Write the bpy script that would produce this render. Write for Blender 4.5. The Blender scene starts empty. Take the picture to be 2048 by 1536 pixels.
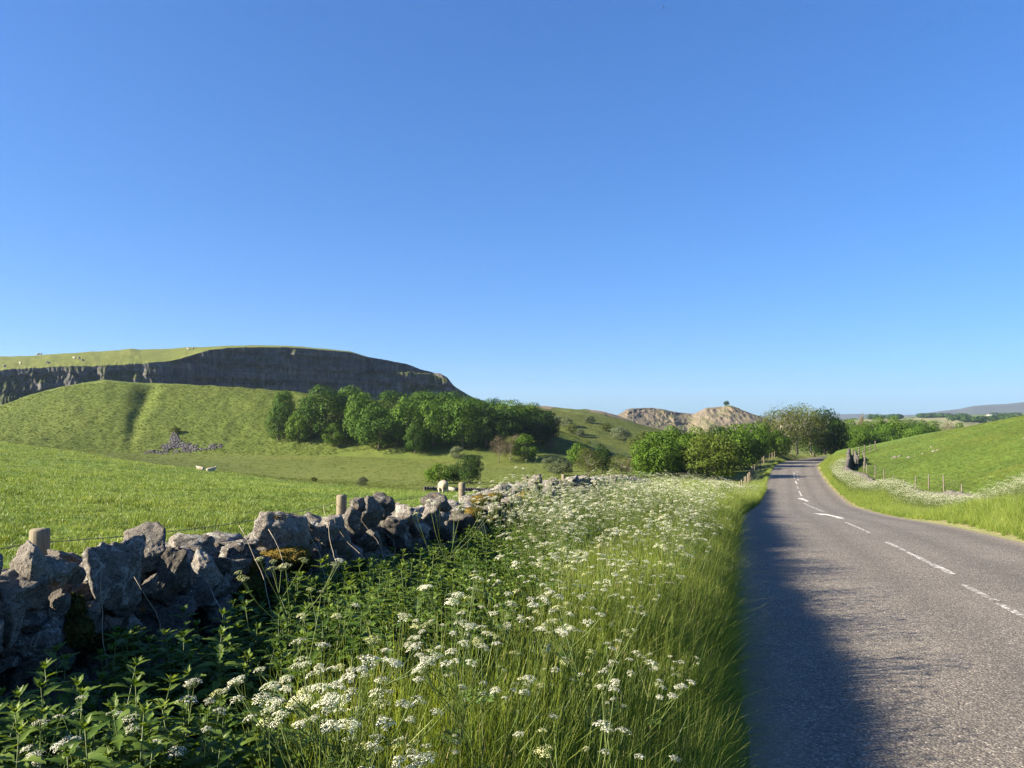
import bpy, bmesh, math, random
import numpy as np
from mathutils import Vector, Matrix, Euler

random.seed(11)
rng = np.random.default_rng(11)
S = bpy.context.scene
COL = S.collection

# ------------------------------------------------------------------ camera
F, CX, CY = 1500.0, 1024.0, 768.0          # focal length and centre of a 2048 x 1536 frame
PITCH = math.atan(67.0 / F)
EYE = 1.6
cam_d = bpy.data.cameras.new("camera")
cam_d.sensor_width = 36.0
cam_d.sensor_fit = 'HORIZONTAL'
cam_d.lens = 36.0 * F / 2048.0
cam_d.clip_start = 0.05
cam_d.clip_end = 30000.0
cam = bpy.data.objects.new("camera", cam_d)
COL.objects.link(cam)
cam.location = (0, 0, EYE)
cam.rotation_euler = (math.pi / 2 + PITCH, 0, 0)
S.camera = cam

# ------------------------------------------------------------------ world and sun
SUN_EL = math.radians(25.0)
SUN_H = (-0.970, -0.243)                    # horizontal direction towards the sun
TO_SUN = Vector((SUN_H[0] * math.cos(SUN_EL), SUN_H[1] * math.cos(SUN_EL), math.sin(SUN_EL)))
W = bpy.data.worlds.new("World")
S.world = W
W.use_nodes = True
nt = W.node_tree
nt.nodes.clear()
sky = nt.nodes.new('ShaderNodeTexSky')
sky.sky_type = 'NISHITA'
sky.sun_disc = False
sky.sun_elevation = SUN_EL
sky.sun_rotation = math.atan2(SUN_H[0], SUN_H[1])
sky.altitude = 300
sky.air_density = 1.0
sky.dust_density = 0.6
sky.ozone_density = 3.0
bg = nt.nodes.new('ShaderNodeBackground')
bg.inputs['Strength'].default_value = 0.064
wo = nt.nodes.new('ShaderNodeOutputWorld')
gam = nt.nodes.new('ShaderNodeGamma'); gam.inputs[1].default_value = 0.7
hs = nt.nodes.new('ShaderNodeHueSaturation'); hs.inputs['Saturation'].default_value = 1.25
tint = nt.nodes.new('ShaderNodeMix'); tint.data_type = 'RGBA'; tint.blend_type = 'MULTIPLY'
tint.inputs[0].default_value = 1.0
tint.inputs[7].default_value = (0.445, 0.755, 1.22, 1.0)
nt.links.new(sky.outputs[0], gam.inputs[0])
nt.links.new(gam.outputs[0], hs.inputs['Color'])
nt.links.new(hs.outputs[0], tint.inputs[6])
nt.links.new(tint.outputs[2], bg.inputs[0])
nt.links.new(bg.outputs[0], wo.inputs[0])

sun_d = bpy.data.lights.new("sun", 'SUN')
sun_d.energy = 5.0
sun_d.angle = math.radians(0.53)
sun_d.color = (1.0, 0.87, 0.68)
sun = bpy.data.objects.new("sun", sun_d)
COL.objects.link(sun)
sun.rotation_euler = TO_SUN.to_track_quat('Z', 'Y').to_euler()
sun.location = (-20, -5, 30)

S.view_settings.view_transform = 'Standard'
S.view_settings.look = 'None'
S.view_settings.gamma = 1.0
S.view_settings.use_curve_mapping = False
S.view_settings.exposure = 2.0
S.cycles.max_bounces = 6
S.cycles.diffuse_bounces = 3
S.cycles.transmission_bounces = 4
S.cycles.glossy_bounces = 2
S.cycles.volume_bounces = 0
S.cycles.use_denoising = True
S.cycles.denoiser = 'OPENIMAGEDENOISE'
S.cycles.denoising_input_passes = 'RGB_ALBEDO_NORMAL'
S.cycles.denoising_prefilter = 'NONE'

# ------------------------------------------------------------------ numbers
def sst(a, b, x):
    t = np.clip((np.asarray(x, float) - a) / (b - a), 0, 1)
    return t * t * (3 - 2 * t)

def ray(px, py):
    cp, sp = math.cos(PITCH), math.sin(PITCH)
    a = (px - CX) / F
    b = (CY - py) / F
    dx, dy, dz = a, cp - b * sp, sp + b * cp
    return dx / dy, dz / dy

def P(px, py, Y):
    """the point seen at (px, py) of the 2048 x 1536 frame, Y metres ahead"""
    u, v = ray(px, py)
    return (u * Y, Y, EYE + v * Y)

def _hash(ix, iy, iz, seed):
    h = (ix.astype(np.int64) * 374761393 + iy.astype(np.int64) * 668265263 + iz.astype(np.int64) * 1440662683 + seed * 982451653) & 0xffffffff
    h = ((h ^ (h >> 13)) * 1274126177) & 0xffffffff
    h = ((h ^ (h >> 16)) * 2246822519) & 0xffffffff
    h = h ^ (h >> 15)
    return h.astype(float) / 4294967295.0

def vnoise(x, y, z=None, seed=0):
    x = np.asarray(x, float); y = np.asarray(y, float)
    z = np.zeros_like(x) if z is None else np.asarray(z, float)
    ix, iy, iz = np.floor(x), np.floor(y), np.floor(z)
    fx, fy, fz = x - ix, y - iy, z - iz
    fx, fy, fz = [f * f * f * (f * (f * 6 - 15) + 10) for f in (fx, fy, fz)]
    r = 0
    for dx in (0, 1):
        wx = fx if dx else 1 - fx
        for dy in (0, 1):
            wy = fy if dy else 1 - fy
            for dz in (0, 1):
                wz = fz if dz else 1 - fz
                r = r + wx * wy * wz * _hash(ix + dx, iy + dy, iz + dz, seed)
    return r * 2 - 1

def fbm(x, y, z=None, octv=4, seed=0, gain=0.5):
    a, f, r, n = 1.0, 1.0, 0, 0
    for o in range(octv):
        r = r + a * vnoise(np.asarray(x) * f, np.asarray(y) * f, None if z is None else np.asarray(z) * f, seed + o * 17)
        n += a
        a *= gain
        f *= 2.03
    return r / n

# ------------------------------------------------------------------ meshes
class MB:
    """collects faces (tris or quads) with a material slot and a random number, then links them as ONE mesh object"""
    def __init__(self):
        self.V, self.Q, self.T, self.qm, self.tm, self.R, self.n = [], [], [], [], [], [], 0
    def add(self, V, Q=None, T=None, m=0, rnd=None):
        V = np.asarray(V, float).reshape(-1, 3)
        if Q is not None and len(Q):
            Q = np.asarray(Q, int).reshape(-1, 4) + self.n
            self.Q.append(Q); self.qm.append(np.full(len(Q), m))
        if T is not None and len(T):
            T = np.asarray(T, int).reshape(-1, 3) + self.n
            self.T.append(T); self.tm.append(np.full(len(T), m))
        if rnd is None:
            rnd = random.random()
        self.R.append(np.broadcast_to(np.asarray(rnd, float), (len(V),)).copy())
        self.V.append(V); self.n += len(V)
    def tube(self, pts, rad, sides=6, m=0, rnd=None, cap=True):
        pts = np.asarray(pts, float); n = len(pts)
        rad = np.broadcast_to(np.asarray(rad, float), (n,))
        d = np.gradient(pts, axis=0)
        d /= np.linalg.norm(d, axis=1)[:, None] + 1e-12
        up = np.array([0, 0, 1.0]) if abs(d[0][2]) < .9 else np.array([1.0, 0, 0])
        V = []
        for i in range(n):
            a = np.cross(up, d[i]); a /= np.linalg.norm(a) + 1e-12
            b = np.cross(d[i], a)
            up = b
            an = np.arange(sides) * 2 * math.pi / sides
            V.append(pts[i] + rad[i] * (np.cos(an)[:, None] * a + np.sin(an)[:, None] * -b))
        V = np.concatenate(V)
        i = np.arange(n - 1)[:, None] * sides; j = np.arange(sides)[None, :]; k = (j + 1) % sides
        Q = np.stack([i + j, i + k, i + sides + k, i + sides + j], -1).reshape(-1, 4)[:, ::-1]
        T = []
        if cap and sides > 2:
            V = np.concatenate([V, pts[:1], pts[-1:]])
            c0, c1 = n * sides, n * sides + 1
            for q in range(sides):
                T.append((c0, q, (q + 1) % sides)); T.append((c1, (n - 1) * sides + (q + 1) % sides, (n - 1) * sides + q))
        self.add(V, Q, T, m, rnd)
    def box(self, c, sx, sy, sz, rz=0, m=0, rnd=None):
        V = np.array([(x * sx / 2, y * sy / 2, z * sz / 2) for x in (-1, 1) for y in (-1, 1) for z in (-1, 1)])
        cr, sr = math.cos(rz), math.sin(rz)
        V = np.stack([V[:, 0] * cr - V[:, 1] * sr, V[:, 0] * sr + V[:, 1] * cr, V[:, 2]], -1) + np.asarray(c)
        self.add(V, [(0, 1, 3, 2), (4, 6, 7, 5), (0, 4, 5, 1), (2, 3, 7, 6), (0, 2, 6, 4), (1, 5, 7, 3)], None, m, rnd)
    def mesh(self, name, mats, smooth=False):
        me = bpy.data.meshes.new(name)
        V = np.concatenate(self.V) if self.V else np.zeros((0, 3))
        Q = np.concatenate(self.Q) if self.Q else np.zeros((0, 4), int)
        T = np.concatenate(self.T) if self.T else np.zeros((0, 3), int)
        qm = np.concatenate(self.qm) if self.qm else np.zeros(0, int)
        tm = np.concatenate(self.tm) if self.tm else np.zeros(0, int)
        me.vertices.add(len(V)); me.vertices.foreach_set('co', V.ravel())
        me.loops.add(Q.size + T.size)
        me.loops.foreach_set('vertex_index', np.concatenate([Q.ravel(), T.ravel()]).astype(np.int32))
        me.polygons.add(len(Q) + len(T))
        ls = np.concatenate([np.arange(len(Q)) * 4, Q.size + np.arange(len(T)) * 3]).astype(np.int32)
        me.polygons.foreach_set('loop_start', ls)
        me.polygons.foreach_set('material_index', np.concatenate([qm, tm]).astype(np.int32))
        if smooth:
            me.polygons.foreach_set('use_smooth', np.ones(len(Q) + len(T), bool))
        at = me.attributes.new('rnd', 'FLOAT', 'POINT')
        at.data.foreach_set('value', np.concatenate(self.R) if self.R else np.zeros(0))
        me.update(calc_edges=True)
        me.validate()
        for m in (mats if isinstance(mats, (list, tuple)) else [mats]):
            me.materials.append(m)
        return me
    def build(self, name, mats, parent=None, smooth=False, loc=None, link=True):
        o = bpy.data.objects.new(name, self.mesh(name, mats, smooth))
        if link:
            COL.objects.link(o)
        if parent:
            o.parent = parent
        if loc is not None:
            o.location = loc
        return o

def grid_mesh(name, X, Y, Z, mat, attrs=None, flip=False, link=True):
    n, m = X.shape
    V = np.stack([X, Y, Z], -1).reshape(-1, 3)
    i = np.arange(n - 1)[:, None] * m; j = np.arange(m - 1)[None, :]
    Q = np.stack([i + j, i + j + 1, i + m + j + 1, i + m + j], -1).reshape(-1, 4)
    if flip:
        Q = Q[:, ::-1]
    b = MB(); b.add(V, Q)
    o = b.build(name, mat, smooth=True, link=link)
    for k, v in (attrs or {}).items():
        a = o.data.attributes.new(k, 'FLOAT', 'POINT')
        a.data.foreach_set('value', np.asarray(v, float).ravel())
    return o

def tag(o, label=None, cat=None, group=None, kind=None):
    if label: o['label'] = label
    if cat: o['category'] = cat
    if group: o['group'] = group
    if kind: o['kind'] = kind
    return o

def empty(name, loc, rz=0, sc=1.0):
    o = bpy.data.objects.new(name, None)
    o.empty_display_size = .2
    o.location = loc
    o.rotation_euler = (0, 0, rz)
    o.scale = (sc, sc, sc) if not hasattr(sc, '__len__') else sc
    COL.objects.link(o)
    return o

def part(name, me, parent):
    o = bpy.data.objects.new(name, me)
    COL.objects.link(o)
    o.parent = parent
    return o

# ------------------------------------------------------------------ materials
def new_mat(name):
    m = bpy.data.materials.new(name)
    m.use_nodes = True
    m.node_tree.nodes.clear()
    return m, m.node_tree, m.node_tree.nodes, m.node_tree.links

class NT:
    """short-hand for building a node tree"""
    def __init__(self, name):
        self.m, self.t, self.n, self.l = new_mat(name)
        self.out = self.n.new('ShaderNodeOutputMaterial')
    def node(self, ty, ins=None, **kw):
        x = self.n.new(ty)
        for k, v in kw.items():
            setattr(x, k, v)
        for k, v in (ins or {}).items():
            self.set(x.inputs[k], v)
        return x
    def set(self, sock, v):
        if hasattr(v, 'is_linked') or hasattr(v, 'links'):
            self.l.new(v, sock)
        else:
            sock.default_value = v
    def coord(self, which='Object'):
        return self.node('ShaderNodeTexCoord').outputs[which]
    def pos(self):
        return self.node('ShaderNodeNewGeometry').outputs['Position']
    def attr(self, name):
        return self.node('ShaderNodeAttribute', attribute_name=name).outputs['Fac']
    def noise(self, vec, scale, detail=4, rough=.55, dist=0.0, out='Fac'):
        x = self.node('ShaderNodeTexNoise', {'Vector': vec, 'Scale': scale, 'Detail': detail, 'Roughness': rough, 'Distortion': dist})
        return x.outputs[out]
    def ramp(self, fac, stops, interp='LINEAR'):
        x = self.node('ShaderNodeValToRGB', {'Fac': fac})
        x.color_ramp.interpolation = interp
        e = x.color_ramp.elements
        while len(e) < len(stops):
            e.new(0.5)
        for i, (p, c) in enumerate(stops):
            e[i].position = p
            e[i].color = (*c, 1) if len(c) == 3 else c
        return x.outputs['Color']
    def mapr(self, v, a, b, c=0.0, d=1.0):
        return self.node('ShaderNodeMapRange', {'Value': v, 'From Min': a, 'From Max': b, 'To Min': c, 'To Max': d}).outputs[0]
    def math(self, op, a, b=0.0):
        return self.node('ShaderNodeMath', {0: a, 1: b}, operation=op).outputs[0]
    def mix(self, f, a, b, mode='MIX'):
        x = self.node('ShaderNodeMix', data_type='RGBA', blend_type=mode)
        self.set(x.inputs[0], f)
        for i, v in ((6, a), (7, b)):
            if isinstance(v, tuple) and len(v) == 3:
                v = (*v, 1)
            self.set(x.inputs[i], v)
        return x.outputs[2]
    def hsv(self, col, h=.5, s=1.0, v=1.0):
        return self.node('ShaderNodeHueSaturation', {'Hue': h, 'Saturation': s, 'Value': v, 'Color': col}).outputs[0]
    def bump(self, h, strength=.5, dist=.02):
        return self.node('ShaderNodeBump', {'Height': h, 'Strength': strength, 'Distance': dist}).outputs[0]
    def scalev(self, vec, sc):
        return self.node('ShaderNodeVectorMath', {0: vec, 1: sc}, operation='MULTIPLY').outputs[0]
    def principled(self, col, rough=.8, normal=None, spec=.3):
        x = self.node('ShaderNodeBsdfPrincipled', {'Base Color': col, 'Roughness': rough, 'Specular IOR Level': spec})
        if normal is not None:
            self.set(x.inputs['Normal'], normal)
        return x.outputs[0]
    def surf(self, sh):
        self.l.new(sh, self.out.inputs['Surface'])
        return self.m

def leaf_mat(name, stops, trans=.35, rough=.5, spec=.3, tint=(1.25, 1.15, .5), obj_var=.12, patch=0.0):
    """leaf or blade: reflecting side plus light shining through; colour varies per leaf and per plant"""
    t = NT(name)
    r = t.attr('rnd')
    o = t.node('ShaderNodeObjectInfo').outputs['Random']
    f = t.math('ADD', t.math('MULTIPLY', r, .6), t.math('MULTIPLY', o, .4))
    c = t.ramp(f, stops)
    c = t.hsv(c, .5, 1.0, t.mapr(o, 0, 1, 1 - obj_var, 1 + obj_var))
    if patch:
        pn = t.noise(t.pos(), .22, 4, .6); pm = t.noise(t.pos(), 1.4, 3, .6)
        c = t.hsv(c, t.mapr(pn, .3, .7, .5 + .018 * patch, .5 - .022 * patch), 1.0, t.mapr(t.math('ADD', t.math('MULTIPLY', pn, .6), t.math('MULTIPLY', pm, .4)), .35, .65, 1 - .28 * patch, 1 + .22 * patch))
    p = t.principled(c, rough, None, spec)
    ct = t.mix(1.0, c, (*tint, 1), 'MULTIPLY')
    tr = t.node('ShaderNodeBsdfTranslucent', {'Color': ct}).outputs[0]
    mx = t.node('ShaderNodeMixShader', {0: trans, 1: p, 2: tr}).outputs[0]
    return t.surf(mx)

def plain_mat(name, a, b, scale=20, rough=.8, bump=.3, spec=.3, coord='Object', dist=.01):
    t = NT(name)
    v = t.coord(coord)
    n = t.noise(v, scale, 6, .6)
    c = t.ramp(n, [(.3, a), (.7, b)])
    return t.surf(t.principled(c, rough, t.bump(n, bump, dist), spec))

# ------------------------------------------------------------------ scattered cover (stuff only)
PROTO = {}
def protos(name, objs):
    c = bpy.data.collections.new(name)
    for o in objs:
        c.objects.link(o)
    PROTO[name] = c
    return c

def scatter(name, coll, pts, rot, scl, idx, mat=None):
    me = bpy.data.meshes.new(name)
    n = len(pts)
    me.vertices.add(n)
    me.vertices.foreach_set('co', np.asarray(pts, float).ravel())
    for nm, arr in (('rot', rot), ('scl', scl)):
        a = me.attributes.new(nm, 'FLOAT_VECTOR', 'POINT')
        a.data.foreach_set('vector', np.asarray(arr, float).ravel())
    a = me.attributes.new('pick', 'INT', 'POINT')
    a.data.foreach_set('value', np.asarray(idx, np.int32))
    o = bpy.data.objects.new(name, me)
    COL.objects.link(o)
    g = bpy.data.node_groups.new(name, 'GeometryNodeTree')
    g.interface.new_socket('Geometry', in_out='INPUT', socket_type='NodeSocketGeometry')
    g.interface.new_socket('Geometry', in_out='OUTPUT', socket_type='NodeSocketGeometry')
    N = g.nodes
    gi, go = N.new('NodeGroupInput'), N.new('NodeGroupOutput')
    ci = N.new('GeometryNodeCollectionInfo')
    ci.inputs['Collection'].default_value = coll
    ci.inputs['Separate Children'].default_value = True
    ci.inputs['Reset Children'].default_value = True
    ip = N.new('GeometryNodeInstanceOnPoints')
    ip.inputs['Pick Instance'].default_value = True
    def na(nm, ty):
        x = N.new('GeometryNodeInputNamedAttribute'); x.data_type = ty
        x.inputs['Name'].default_value = nm
        return x.outputs['Attribute']
    e2r = N.new('FunctionNodeEulerToRotation')
    L = g.links
    L.new(gi.outputs[0], ip.inputs['Points'])
    L.new(ci.outputs[0], ip.inputs['Instance'])
    L.new(na('pick', 'INT'), ip.inputs['Instance Index'])
    L.new(na('rot', 'FLOAT_VECTOR'), e2r.inputs[0])
    L.new(e2r.outputs[0], ip.inputs['Rotation'])
    L.new(na('scl', 'FLOAT_VECTOR'), ip.inputs['Scale'])
    L.new(ip.outputs[0], go.inputs[0])
    md = o.modifiers.new('scatter', 'NODES')
    md.node_group = g
    tag(o, kind='stuff')
    return o
# ------------------------------------------------------------------ the road line
ROAD_HALF = 2.85
_rc = [(-40, -8.2, 2.0), (-20, -2.3, 1.05), (0, 3.1, 0.0), (7.5, 5.12, -.40), (14.5, 7.22, -.82), (22, 9.6, -1.42), (30, 12.25, -2.25), (40, 15.8, -3.2),
       (52, 20.1, -4.15), (70, 26.6, -4.75), (95, 35.8, -5.05), (118, 45.2, -5.5), (138, 56, -6.0), (152, 67, -6.3), (161, 80, -6.5), (165, 96, -6.6), (166, 115, -6.7), (164, 150, -6.8)]
_rc = np.array([(x, y, z) for y, x, z in _rc], float)
def _catmull(Pn, per=40):
    Pp = np.concatenate([2 * Pn[:1] - Pn[1:2], Pn, 2 * Pn[-1:] - Pn[-2:-1]])
    t = np.linspace(0, 1, per, endpoint=False)[:, None]
    o = []
    for i in range(1, len(Pp) - 2):
        a, b, c, d = Pp[i - 1], Pp[i], Pp[i + 1], Pp[i + 2]
        o.append(.5 * ((2 * b) + (-a + c) * t + (2 * a - 5 * b + 4 * c - d) * t ** 2 + (-a + 3 * b - 3 * c + d) * t ** 3))
    o.append(Pn[-1:])
    return np.concatenate(o)
_d = _catmull(_rc)
_s = np.concatenate([[0], np.cumsum(np.linalg.norm(np.diff(_d[:, :2], axis=0), axis=1))])
RS = np.arange(0, _s[-1], .4)
ROAD = np.stack([np.interp(RS, _s, _d[:, k]) for k in range(3)], -1)
for _k in range(3):                                    # a light smoothing keeps the profile free of kinks
    ROAD[1:-1, 2] = (ROAD[:-2, 2] + ROAD[1:-1, 2] * 2 + ROAD[2:, 2]) / 4
_t = np.gradient(ROAD[:, :2], axis=0); _t /= np.linalg.norm(_t, axis=1)[:, None]
ROAD_T = _t
ROAD_N = np.stack([_t[:, 1], -_t[:, 0]], -1)           # to the right of travel
ARC0 = float(np.interp(0.0, ROAD[:, 1][:400], RS[:400]))

def road_query(x, y):
    x = np.asarray(x, float).ravel(); y = np.asarray(y, float).ravel()
    lat = np.empty(len(x)); zr = np.empty(len(x)); arc = np.empty(len(x))
    R = ROAD[::2]; 
    for i in range(0, len(x), 8000):
        dx = x[i:i + 8000, None] - R[None, :, 0]; dy = y[i:i + 8000, None] - R[None, :, 1]
        k = np.argmin(dx * dx + dy * dy, axis=1)
        r = np.arange(len(k))
        N = ROAD_N[::2][k]; T = ROAD_T[::2][k]
        lat[i:i + 8000] = dx[r, k] * N[:, 0] + dy[r, k] * N[:, 1]
        al = dx[r, k] * T[:, 0] + dy[r, k] * T[:, 1]
        a = RS[::2][k] + np.clip(al, -.5, .5)
        arc[i:i + 8000] = a
        zr[i:i + 8000] = np.interp(a, RS, ROAD[:, 2])
    return lat, arc, zr

def road_at(arc, lat, dz=0.0):
    arc = np.asarray(arc, float)
    c = np.stack([np.interp(arc, RS, ROAD[:, k]) for k in range(3)], -1)
    n = np.stack([np.interp(arc, RS, ROAD_N[:, k]) for k in range(2)], -1)
    n /= np.linalg.norm(n, axis=-1)[..., None]
    return np.stack([c[..., 0] + n[..., 0] * lat, c[..., 1] + n[..., 1] * lat, c[..., 2] + dz - .0022 * np.square(lat)], -1)

def zr_of_y(y):
    return float(np.interp(y, ROAD[:380, 1], ROAD[:380, 2]))

# ------------------------------------------------------------------ the ground
_cp = []
def cp(*a): _cp.extend(a)
for y in (-30, -15, 0, 6, 12, 20, 30, 40, 52, 64, 78, 95, 118, 138):
    x = float(np.interp(y, ROAD[:380, 1], ROAD[:380, 0]))
    cp((x, y, zr_of_y(y)))
for x, y in ((67, 152), (80, 161), (100, 165), (130, 165)):
    cp((x, y, -6.5))
# left verge (a low bank) and the wall foot
for y, dz in ((-10, .1), (0, .16), (3, .2), (7, .16), (11, .2), (17, .3), (26, .45), (36, .4), (48, .25)):
    cp((-2.6 + .28 * y + .2, y, zr_of_y(y) + dz))
    cp((-2.6 + .28 * y + 1.6, y, zr_of_y(y) + dz + .05))
for y in (-10, 0, 4, 8, 14, 22, 32):
    cp((-2.6 + .28 * y - 1.0, y, zr_of_y(y) + .05))
# the near field falling to its brow, then the valley floor
cp(P(0, 1000, 14.5), P(-700, 1000, 14.5), P(500, 1000, 22), P(0, 938, 30), P(-800, 940, 30), P(0, 886, 98), P(-300, 872, 100), P(200, 912, 84), P(400, 941, 70),
   P(600, 966, 60), P(885, 989, 42), P(1060, 992, 40), P(300, 960, 45), P(-700, 860, 110))
cp((-10, -20, 1.2), (-60, -20, 2.2), (-120, 0, 2.5), (-60, 30, .3), (-130, 60, 1.5))
cp(P(450, 950, 96), P(900, 968, 88), P(700, 930, 120), P(300, 907, 138), P(0, 900, 130), P(900, 906, 150), P(1100, 912, 148), P(1200, 948, 100), P(1120, 985, 66),
   P(-400, 890, 140), P(1300, 960, 78), P(1400, 950, 96), P(1300, 915, 150), P(1420, 930, 128))
# right of the road: wall foot, the grass hill and what lies behind it
cp((12.9, 10, -.75), (18.3, 27, -2.05), (22.2, 40, -3.3), (26.2, 53, -3.95), (29.5, 64, -4.05), (31.8, 71, -3.9), (36.4, 82, -3.85), (43, 95, -3.9), (52, 112, -4.4))
cp((20.5, 27, -1.95), (28.5, 53, -3.75))
cp(P(2048, 832, 90), P(1850, 873, 102), P(1720, 904, 112), P(1950, 852, 96), P(2300, 815, 80), P(2048, 928, 44), P(1850, 941, 62), P(2400, 950, 24), P(2048, 870, 64), P(1850, 900, 82),
   P(1770, 925, 82))
cp((70, 128, -1.2), (60, 138, -4.5), (95, 140, -1.0), (150, 120, 2), (30, -10, .4), (60, 10, 1.8), (110, 40, 4.0), (90, 175, -6.8), (40, 175, -7), (0, 190, -7), (140, 190, -7))
_cp = np.array(_cp, float)
_sc = 40.0
def _tps(r2):
    return .5 * r2 * np.log(r2 + 1e-9)
NCP = len(_cp)
_K = _tps((((_cp[:, None, :2] - _cp[None, :, :2]) / _sc) ** 2).sum(-1)) + np.eye(NCP) * 2e-3
_Pm = np.concatenate([np.ones((NCP, 1)), _cp[:, :2] / _sc], 1)
_A = np.block([[_K, _Pm], [_Pm.T, np.zeros((3, 3))]])
_wt = np.linalg.solve(_A, np.concatenate([_cp[:, 2], np.zeros(3)]))

def H_raw(x, y):
    x = np.asarray(x, float).ravel(); y = np.asarray(y, float).ravel()
    o = np.empty(len(x))
    for i in range(0, len(x), 20000):
        a = x[i:i + 20000, None] / _sc - _cp[None, :, 0] / _sc; b = y[i:i + 20000, None] / _sc - _cp[None, :, 1] / _sc
        o[i:i + 20000] = _tps(a * a + b * b) @ _wt[:NCP] + _wt[NCP] + _wt[NCP + 1] * x[i:i + 20000] / _sc + _wt[NCP + 2] * y[i:i + 20000] / _sc
    d = np.hypot(x - 10, y - 60)
    far = sst(125, 210, d)
    return np.clip(o, -9, 6) * (1 - far) + far * -7.2

def H(x, y, flat=True):
    """height of the ground"""
    x = np.asarray(x, float); sh = x.shape
    x = x.ravel(); y = np.asarray(y, float).ravel()
    z = H_raw(x, y)
    dist = np.hypot(x, y)
    z = z + .10 * fbm(x / 9, y / 9, octv=3, seed=3) * sst(3, 25, dist) + .03 * fbm(x / 1.3, y / 1.3, octv=2, seed=5)
    if flat:
        lat, arc, zr = road_query(x, y)
        ed = np.abs(lat)
        w = 1 - sst(2.7, 4.6, ed)
        bed = zr - .0022 * np.minimum(ed, 3.2) ** 2 + np.where(ed > ROAD_HALF, .05 * sst(2.85, 3.2, ed), -.06 * (1 - sst(2.3, 2.85, ed)) - .004)
        z = z * (1 - w) + bed * w
    return z.reshape(sh)

def H1(x, y):
    return float(H(np.array([x]), np.array([y]))[0])

# ------------------------------------------------------------------ hills seen beyond the field, each a height over (column, distance)
def uv2px(x, y):
    return CX + F * x / np.maximum(y, 1e-3)

def pyz(py, Y):
    return EYE + (835.0 - py) / F * Y

# 1: the smooth green mound with the tree clump on its flank
_mp = np.array([-900, -500, -250, -100, 0, 60, 130, 210, 300, 450, 600, 700, 800, 900, 1000, 1080, 1150, 1230, 1300])
_mt = np.array([905, 885, 862, 838, 812, 790, 770, 761, 765, 773, 786, 796, 806, 818, 834, 850, 872, 898, 915])
def mound(x, y):
    px = uv2px(x, y)
    top = np.interp(px, _mp, _mt)
    Yb, Yt = 137.0 + 6 * np.sin(px / 210.0), 172.0 + 5 * np.sin(px / 260.0 + 1)
    zb = pyz(np.interp(px, [-900, 0, 300, 1100, 1300], [905, 908, 909, 916, 925]), Yb) - .6
    zt = pyz(top, Yt)
    t = (y - Yb) / (Yt - Yb)
    tc = np.clip(t, 0, 1)
    f = 1 - (1 - tc) ** 1.55
    f = f * .82 + .18 * tc * tc * (3 - 2 * tc)
    z = zb + (zt - zb) * f
    z = z - np.clip(t - 1, 0, None) ** 2 * 6.0 + np.minimum(t, 0) * 6.0
    # the gully down its face
    gy = 276 + (868 - 785) * .0
    gpx = np.interp(tc, [0, .25, .6, .9, 1], [262, 268, 288, 304, 312])
    w = np.interp(tc, [0, .3, .8, 1], [10, 16, 24, 14]) * np.where(px < gpx, 1.0, .8)
    dz = (px - gpx) / w
    z = z - np.exp(-dz * dz) * np.interp(tc, [.05, .3, .75, .96], [0.0, .8, 1.5, 0]) 
    z = z + .35 * fbm(x / 7, y / 7, octv=4, seed=21) * sst(0, .1, tc) + .20 * fbm(x / 2.5, y / 4.0, octv=3, seed=25) * sst(0, .1, tc)
    return z

# 2: the hillside running down behind the roadside trees
_hp = np.array([850, 1000, 1085, 1150, 1230, 1290, 1330, 1380, 1450, 1560, 1700])
_ht = np.array([818, 815, 817, 826, 839, 852, 862, 876, 892, 905, 910])
def hillside(x, y):
    px = uv2px(x, y)
    Yb, Yt = 158.0, 232.0
    zt = pyz(np.interp(px, _hp, _ht), Yt)
    zb = pyz(920, Yb)
    t = (y - Yb) / (Yt - Yb); tc = np.clip(t, 0, 1)
    z = zb + (zt - zb) * (1 - (1 - tc) ** 1.35) - np.clip(t - 1, 0, None) ** 2 * 12 + np.minimum(t, 0) * 8
    z = z + .5 * fbm(x / 9, y / 9, octv=4, seed=31) * sst(0, .1, tc)
    return z

# 3: the second rise behind it with a broken rocky brow
_rise_px = np.array([900, 1000, 1060, 1090, 1130, 1170, 1210, 1240, 1275, 1330])
_rt = np.array([822, 815, 810, 812, 817, 820, 825, 834, 846, 860])
def rise(x, y):
    px = uv2px(x, y)
    Yb, Yt = 262.0, 318.0
    zt = pyz(np.interp(px, _rise_px, _rt), Yt); zb = -8.0
    t = (y - Yb) / (Yt - Yb); tc = np.clip(t, 0, 1)
    z = zb + (zt - zb) * (1 - (1 - tc) ** 1.7) - np.clip(t - 1, 0, None) ** 2 * 25 + np.minimum(t, 0) * 10
    return z + .7 * fbm(x / 8, y / 8, octv=4, seed=41) * sst(0, .1, tc)

HILLS = (mound, hillside, rise)
def Hall(x, y):
    x = np.asarray(x, float); y = np.asarray(y, float)
    z = H(x, y, flat=False)
    for h in HILLS:
        z = np.maximum(z, h(x, y))
    return z

def hit(px, py, y0=4.0, y1=420.0):
    """where the sight line through (px, py) first meets the ground or a hill"""
    u, v = ray(px, py)
    Y = np.linspace(y0, y1, 2600)
    z = Hall(u * Y, Y)
    under = np.nonzero(z >= EYE + v * Y)[0]
    k = under[0] if len(under) else len(Y) - 1
    return float(u * Y[k]), float(Y[k]), float(z[k])

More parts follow.
